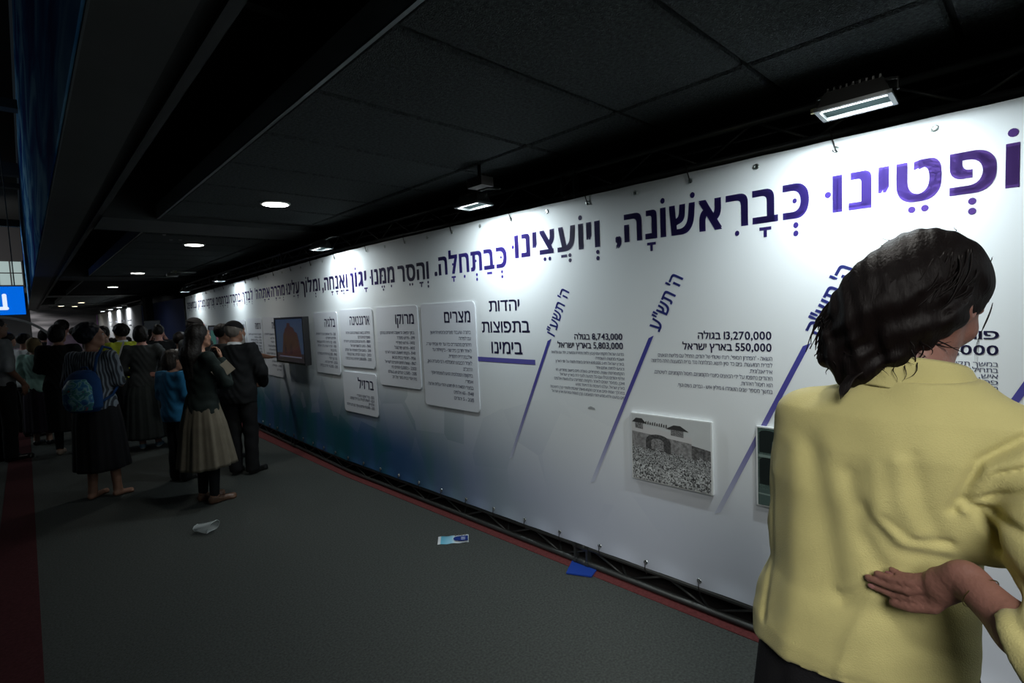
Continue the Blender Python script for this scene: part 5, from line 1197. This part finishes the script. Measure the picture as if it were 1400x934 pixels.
# ================================================================== the woman in the yellow shirt (foreground)
YW = empty('person', (1.15, .15, 0), -PI/2, 'woman in yellow shirt and wavy dark hair in the foreground, hand on her back', 'person')
ysk = mat('warm_skin', (.25, .12, .092), .5, var=.08, vscale=25, bump=.15, bscale=150)
Hc = np.array([-.012, .072, 1.592], dtype=np.float32); HR = rotm(math.radians(-30), math.radians(5), math.radians(-27))
HP = lambda *p: Hc+HR @ np.array(p, dtype=np.float32)
YT = [(.84, -.108, .0, .170, .118), (.95, -.106, .0, .168, .122), (1.06, -.090, .0, .148, .104), (1.15, -.085, .002, .146, .104), (1.25, -.066, .004, .160, .112), (1.34, -.040, .0, .170, .105), (1.40, -.026, -.004, .158, .085), (1.445, -.014, -.002, .090, .062), (1.47, -.012, .004, .060, .052)]
shL_, elL_, wrL_ = (-.186, .0, 1.372), (-.205, .03, 1.13), (-.12, .21, 1.06)
shR_, elR_, wrR_ = (.155, -.015, 1.345), (.228, -.250, 1.100), (.070, -.160, 1.183)
f = Field((-.33, -.31, -.015), (.35, .30, 1.76), .0036)
f.loft(YT, .03)
f.cap(shL_, elL_, .045, .036, .04); f.cap(elL_, wrL_, .036, .024, .02)
f.cap(shR_, elR_, .046, .037, .04); f.cap(elR_, (.135, -.212, 1.150), .037, .031, .02); f.cap((.135, -.212, 1.150), wrR_, .031, .024, .02, flat=((0, 1, 0), 1.15))
for q in (-1, 1):
    f.cap((-.10+.085*q, 0, .90), (-.10+.09*q, .01, .49), .085, .054, .03); f.cap((-.10+.09*q, .01, .49), (-.10+.09*q, -.02, .085), .054, .036, .03)
    f.cap((-.10+.09*q, -.05, .035), (-.10+.10*q, .15, .03), .032, .024, .03)
f.cap((-.012, .0, 1.42), HP(0, -.02, -.045), .058, .052, .03)
head_prims(f, Hc, HR, 1.0)
hand_prims(f, wrL_, (.8, .5, 0), (0, .5, 1), -1, .93, .4)
# right hand: laid on the lower back, fingers to the left, thumb below
K_ = {'i': (.030, -.146, 1.136), 'm': (.031, -.150, 1.151), 'r': (.033, -.150, 1.163), 'p': (.036, -.145, 1.173)}
f.cap(wrR_, (.045, -.152, 1.160), .023, .026, .02, flat=((0, 1, 0), 1.7))
for k_ in K_.values(): f.cap((.062, -.155, 1.178), k_, .015, .0095, .010)
for pts_, r0 in (([K_['i'], (.003, -.141, 1.119), (-.026, -.133, 1.112), (-.052, -.127, 1.113)], .0080), ([K_['m'], (-.001, -.146, 1.132), (-.030, -.137, 1.127), (-.058, -.130, 1.127)], .0082),
                 ([K_['r'], (.003, -.147, 1.147), (-.020, -.140, 1.141), (-.045, -.132, 1.139)], .0078), ([K_['p'], (.011, -.142, 1.157), (-.010, -.136, 1.150), (-.026, -.128, 1.151)], .0070),
                 ([(.056, -.150, 1.155), (.032, -.146, 1.117), (.001, -.140, 1.103), (-.021, -.133, 1.098)], .0108)):
    for i in range(3): f.cap(pts_[i], pts_[i+1], r0*(1-.07*i), r0*(.93-.08*i), .0012 if i or r0 < .01 else .010)
    e_ = np.array(pts_[3]); v_ = np.array(pts_[3])-np.array(pts_[2])
for px_ in (.004, .000, .004, .012): pass
ybody = link('body', f.mesh('body', 1), ysk, YW)
# nails
nail = mat('pink_nail', (.36, .17, .16), .25)
for tip, prev in (((-.052, -.127, 1.114), (-.026, -.133, 1.112)), ((-.056, -.129, 1.126), (-.030, -.137, 1.127)), ((-.043, -.131, 1.136), (-.020, -.140, 1.141)), ((-.028, -.128, 1.146), (-.010, -.136, 1.150)), ((-.021, -.133, 1.098), (.001, -.140, 1.103))):
    d_ = (Vector(tip)-Vector(prev)).normalized(); c_ = Vector(tip)+Vector((0, -.0056, 0))+d_*.001; u_ = Vector((0, -1, 0)); u_ = (u_-d_*u_.dot(d_)).normalized(); w_ = d_.cross(u_)
    b = MB(); b.add([tuple(c_+d_*(.006*math.cos(t))+w_*(.0042*math.sin(t))+u_*(.0012*math.cos(t*2)*0)) for t in np.linspace(0, 2*PI, 13)[:-1]]+[tuple(c_+u_*.0012)], [(i, (i+1) % 12, 12) for i in range(12)]); b.obj('fingernail', nail, ybody, smooth=True)
MB().tube([tuple(Vector((.088, -.175, 1.174))+Vector((.40, 0, .92))*(.0255*math.cos(t))+Vector((.62, .78, 0))*(.0245*math.sin(t))) for t in np.linspace(0, 2*PI, 25)], .0009, 5, cap=False).obj('bracelet', mat('thin_gold', (.5, .4, .2), .3, metal=1), YW, smooth=True)
for q in (-1, 1):
    e = MB(); sp = []
    for i in range(9):
        for k in range(14): a, t = PI*i/8, 2*PI*k/14; sp.append(tuple(HP(.031*q, .077, .016)+.0125*np.array([math.sin(a)*math.cos(t), math.sin(a)*math.sin(t), math.cos(a)])))
    e.add(sp, [(i*14+k, i*14+(k+1) % 14, (i+1)*14+(k+1) % 14, (i+1)*14+k)[::-1] for i in range(8) for k in range(14)]); e.obj('eye', eye_m, ybody, smooth=True)
# shirt
ysh = mat('butter_yellow_jersey', (.54, .49, .21), .82, bump=.22, bscale=420, var=.05, vscale=9, spec=.25, sheen=.15)
F = Field((-.34, -.31, .82), (.36, .31, 1.50), .0045)
F.loft(YT, .03, .020)
F.ell((-.21, .035, .965), (.072, .085, .085), .05)                        # loose side of the hem
F.cap(shL_, elL_, .056, .052, .06); F.cap(elL_, (-.16, .13, 1.09), .052, .045, .03)
F.cap(shR_, (.178, -.115, 1.235), .066, .070, .045); F.cap((.178, -.115, 1.235), (.228, -.245, 1.100), .070, .068, .03); F.cap((.228, -.245, 1.100), (.150, -.225, 1.145), .066, .056, .03)
F.cap((.075, -.03, 1.29), (.088, -.055, 1.205), .042, .032, .035)
def folds(X, Y, Z):
    d = np.zeros(np.broadcast(X, Y, Z).shape, dtype=np.float32); back = np.clip(-Y*14-.1, 0, 1)
    G = [((-.152, 1.33), (-.131, 1.229), (-.11, 1.081), .024, .0085), ((-.188, 1.32), (-.186, 1.085), (-.194, .90), .026, -.006), ((-.102, 1.064), (-.062, 1.109), None, .010, .005), ((-.10, 1.085), (-.058, 1.122), None, .009, -.005),
         ((-.05, 1.095), (-.086, 1.0), (-.10, .93), .010, -.004), ((-.066, 1.246), (-.021, 1.185), (.034, 1.176), .013, .005), ((-.05, 1.235), (-.005, 1.195), (.04, 1.19), .011, -.004), ((-.035, 1.237), (-.003, 1.205), (.045, 1.205), .007, .0055),
         ((.0, 1.347), (.014, 1.266), (.034, 1.205), .012, .005), ((-.02, 1.335), (-.01, 1.26), (.01, 1.215), .012, -.004), ((-.09, 1.30), (-.07, 1.20), (-.04, 1.14), .016, .006), ((-.05, 1.32), (-.045, 1.25), (-.02, 1.20), .014, -.004),
         ((.145, 1.40), (.079, 1.349), (.048, 1.264), .0075, .010), ((.165, 1.39), (.095, 1.340), (.064, 1.268), .010, -.006),
         ((.062, 1.283), (.10, 1.335), (.17, 1.36), .006, .006), ((.064, 1.279), (.129, 1.315), (.20, 1.32), .006, .007), ((.066, 1.274), (.13, 1.27), (.22, 1.26), .006, .007), ((.075, 1.268), (.12, 1.216), (.2, 1.17), .007, .007), ((.09, 1.245), (.13, 1.18), (.2, 1.13), .007, .006),
         ((-.25, .90), (-.10, .93), (.09, .955), .0035, .0022), ((-.245, 1.25), (-.243, 1.1), (-.25, .95), .006, .006), ((-.04, 1.07), (.0, 1.02), (.05, 1.0), .014, .004)]
    x = np.broadcast_to(X, d.shape[:1]+(1,)+d.shape[2:]); z = np.broadcast_to(Z, x.shape)
    acc = np.zeros(x.shape, dtype=np.float32)
    for p0, p1, p2, w_, A in G:
        ps = [p0, p1]+([p2] if p2 is not None else []); dm = None
        for (ax, az), (bx, bz) in zip(ps[:-1], ps[1:]):
            vx, vz = bx-ax, bz-az; t = np.clip(((x-ax)*vx+(z-az)*vz)/(vx*vx+vz*vz), 0, 1); q = (x-ax-t*vx)**2+(z-az-t*vz)**2
            dm = q if dm is None else np.minimum(dm, q)
        acc += A*np.exp(-dm/(w_*w_))
    d = acc*back+.0022*np.sin(X*31+Z*22)*np.sin(Z*26-X*18+Y*25)+.0015*np.sin(X*70-Z*40)*np.sin(Z*52+Y*60)
    return d.astype(np.float32)
F.disp(folds)
hemz = lambda X: .902+.12*(X+.25)
F.cut(lambda X, Y, Z: np.maximum(hemz(X)-Z, Z-1.462)+0*Y)
n_ = np.array([-.88, .05, -.46]); n_ /= np.linalg.norm(n_); e_ = np.array([.110, -.20, 1.18])   # sleeve opening
F.cut(lambda X, Y, Z: np.where((X > .03) & (Y < -.105) & (Z < 1.235), (X-e_[0])*n_[0]+(Y-e_[1])*n_[1]+(Z-e_[2])*n_[2]-.005, -1))
link('shirt', F.mesh('shirt', 1), ysh, YW)
# fold-over collar
b = MB(); n = 64; prof = [(.060, 1.438), (.0585, 1.462), (.0600, 1.483), (.0635, 1.490), (.0675, 1.485), (.076, 1.462), (.088, 1.438), (.0885, 1.434), (.084, 1.434), (.071, 1.455), (.0655, 1.47), (.063, 1.445)]
m_ = len(prof)
for k in range(n+1):
    t = PI/2+.35+(2*PI-.7)*k/n
    tilt = -.020*math.sin(t)*.9; fl = .006*math.sin(5*t)+.005*math.sin(3*t+1)
    for i, (r, z) in enumerate(prof):
        o_ = fl*max(0, (r-.066)/.02); rr_ = r+o_*.6
        b.v.append((-.014+rr_*1.10*math.cos(t)+.05*(z-1.44), .012+rr_*math.sin(t), z+tilt-.004+.012*math.cos(t)*-.4+(o_*.5 if i in (6, 7, 8) else 0)))
b.f = [(m_*k+i, m_*k+(i+1) % m_, m_*(k+1)+(i+1) % m_, m_*(k+1)+i) for k in range(n) for i in range(m_)]+[tuple(range(m_))[::-1], tuple(m_*n+i for i in range(m_))]
b.obj('collar', ysh, YW, smooth=True)
# skirt
blk = cl('black_skirt_jersey', (.010, .010, .012), bump=.25, bs=300)
o = skirt_mesh('skirt', blk, YW, [(1.03, -.092, 0, .150, .110), (.92, -.10, 0, .180, .128), (.75, -.10, 0, .20, .15), (.12, -.10, 0, .27, .22)], 9, .008)
for q in (-1, 1):
    G = Field((-.10+.09*q-.08, -.14, -.01), (-.10+.1*q+.08, .24, .14), .006); G.cap((-.10+.09*q, -.05, .035), (-.10+.10*q, .15, .03), .037, .029, .03); G.cut(lambda X, Y, Z: np.maximum(-.0005-Z, Z-.075)+0*X+0*Y); link('shoe', G.mesh('shoe', 1), black_l, YW)
# hair: a body of hair, then locks
yh = bpy.data.materials.new('wavy_black_hair'); yh.use_nodes = True; nt = yh.node_tree; bb = nt.nodes['Principled BSDF']
bb.inputs['Base Color'].default_value = (.006, .004, .004, 1); bb.inputs['Roughness'].default_value = .55; bb.inputs['Specular IOR Level'].default_value = .16; bb.inputs['Anisotropic'].default_value = .6
tc = node(nt, 'ShaderNodeTexCoord'); mp = node(nt, 'ShaderNodeMapping'); mp.inputs['Scale'].default_value = (90, 60, 14); mp.inputs['Rotation'].default_value = (0, -.45, 0)
nn = node(nt, 'ShaderNodeTexNoise'); nn.inputs['Scale'].default_value = 2.2; nn.inputs['Detail'].default_value = 4; nn.inputs['Distortion'].default_value = .6; bp_ = node(nt, 'ShaderNodeBump'); bp_.inputs['Strength'].default_value = .35; bp_.inputs['Distance'].default_value = .006
nt.links.new(tc.outputs['Object'], mp.inputs[0]); nt.links.new(mp.outputs[0], nn.inputs['Vector']); nt.links.new(nn.outputs[0], bp_.inputs['Height']); nt.links.new(bp_.outputs[0], bb.inputs['Normal'])
F = Field((-.26, -.16, 1.42), (.20, .28, 1.76), .004)
F.ell(HP(0, -.016, .036), (.089, .110, .096), .01, HR)
def hl(X, Y, Z):
    px, py, pz = X-Hc[0], Y-Hc[1], Z-Hc[2]; return [HR[0, i]*px+HR[1, i]*py+HR[2, i]*pz for i in range(3)]
F.cut(lambda X, Y, Z: (lambda l: (l[1]*.82-l[2]*.60-.020)*.9)(hl(X, Y, Z)))
F.ell((-.052, -.005, 1.600), (.082, .072, .088), .04)
F.ell((-.085, -.018, 1.555), (.064, .055, .065), .04); F.ell((-.112, -.020, 1.500), (.046, .042, .050), .03); F.ell((-.088, -.042, 1.480), (.038, .028, .034), .025); F.ell((-.045, -.040, 1.500), (.036, .026, .024), .02)
F.ell((-.035, -.012, 1.540), (.060, .045, .040), .03); F.ell((.010, .010, 1.566), (.044, .038, .028), .03)
def wav(X, Y, Z):
    u = X*.9-Z*.35; v = X*.5+Z*.9
    return (.0040*np.sin(u*85+2.2*np.sin(v*38))*np.clip((1.645-Z)*10, .05, 1)+.0022*np.sin(u*190+3*np.sin(v*45)+Y*30)*np.clip((1.67-Z)*12, .12, 1)+.0012*np.sin(X*260+Z*60)).astype(np.float32)
F.disp(wav)
YHAIR = link('hair', F.mesh('hair', 1), yh, YW)
rg = random.Random(5); b = MB()
def lock(p0, p1, r, amp, turns, ph, n=14, side=(1, 0, 0), sag=0):
    p0, p1 = Vector(p0), Vector(p1); d = p1-p0; s_ = Vector(side); o_ = d.cross(s_).normalized(); pts = []
    for i in range(n):
        t = i/(n-1); w_ = amp*t**.7
        pts.append(p0+d*t+s_*(w_*math.sin(turns*2*PI*t+ph))+o_*(w_*.7*math.cos(turns*2*PI*t+ph))+Vector((0, 0, -sag*math.sin(PI*t))))
    b.tube(pts, [r*(1-.85*(i/(n-1))**2) for i in range(n)], 5)
ctr = Vector((-.05, .01, 1.60))
for i in range(230):      # surface locks from the crown down over the back
    a = rg.uniform(-2.6, .35); rad = rg.uniform(.85, 1.02)
    st = Vector((-.012+.078*math.cos(a)*rad, .060+.085*math.sin(a)*rad, 1.655+rg.uniform(-.03, .03)))
    en = Vector((-.085+.085*math.cos(a)*1.0+rg.uniform(-.015, .015)-.012, .0+.048*math.sin(a)-.004, 1.50+rg.uniform(-.02, .05)+.028*(1+math.cos(a))))
    mid_ = (st+en)/2; out = (mid_-ctr); out.z = 0
    b_pts = []; n = 16; ph = rg.uniform(0, 6.28); am = rg.uniform(.002, .007); tn = rg.uniform(1.2, 2.6); bul = rg.uniform(.018, .032)
    sd = Vector((-math.sin(a), math.cos(a), 0))
    for k in range(n):
        t = k/(n-1); b_pts.append(st.lerp(en, t)+out.normalized()*(bul*math.sin(PI*t))+sd*(am*math.sin(tn*2*PI*t+ph)*t))
    b.tube(b_pts, [rg.uniform(.0016, .003)*(1-.6*(k/(n-1))) for k in range(n)], 4)
for i in range(80):       # loose curly ends along the lower edge
    x0 = rg.uniform(-.15, .0); p0 = (x0, -.045+.02*rg.random()+(.02 if x0 < -.12 else 0), 1.525+.15*(x0+.15)*.6+rg.uniform(-.01, .01))
    p1 = (x0+rg.uniform(-.025, .02), p0[1]-rg.uniform(.004, .03), p0[2]-rg.uniform(.025, .06)); lock(p0, p1, rg.uniform(.0010, .0024), rg.uniform(.006, .014), rg.uniform(.7, 1.3), rg.uniform(0, 6.28))
for i in range(9):        # the long lock falling left over the collar
    lock((-.085+.004*i, -.052, 1.50), (-.112+.0008*i, -.098, 1.424+.002*i), .0036, .011, .8, 2.2+.09*i, side=(.9, 0, .3))
for i in range(6): lock((-.075+.016*i, -.052+.002*i, 1.495+.002*i), (-.066+.010*i, -.074, 1.463+.004*(i % 3)), .0011, .008, .9, .8*i, n=16)
for i in range(6): lock((.0-.012*i, -.02, 1.535-.004*i), (.055-.01*i, -.005, 1.512+.006*i), .0016, .004, .8, i, side=(0, .3, 1))
for i in range(22):       # short flyaways on the crown outline
    a = rg.uniform(0, PI); p0 = HP(.075*math.cos(a), -.02+rg.uniform(-.06, .04), .05+.075*math.sin(a)); p1 = np.array(p0)+np.array([rg.uniform(-.02, .02), rg.uniform(-.02, .02), rg.uniform(.0, .012)]); lock(p0, p1, .0007, .003, .7, a, n=7)
fh = HP(.045, .095, .055)
for i in range(3): lock(fh, HP(.060+.004*i, .100-.004*i, -.065-.008*i), .0006, .008, .7, .5*i+1, side=tuple(HR @ np.array([0, 1, 0], dtype=np.float32)))
tag(b.obj('hair_locks', yh, YW, smooth=True), kind='stuff')
MB().tube([(-.072, .005, 1.668), (-.058, -.012, 1.674), (-.042, -.022, 1.672)], .0035, 6).obj('hair_clip', mat('dull_silver_clip', (.3, .32, .28), .35, metal=.8), YW, smooth=True)
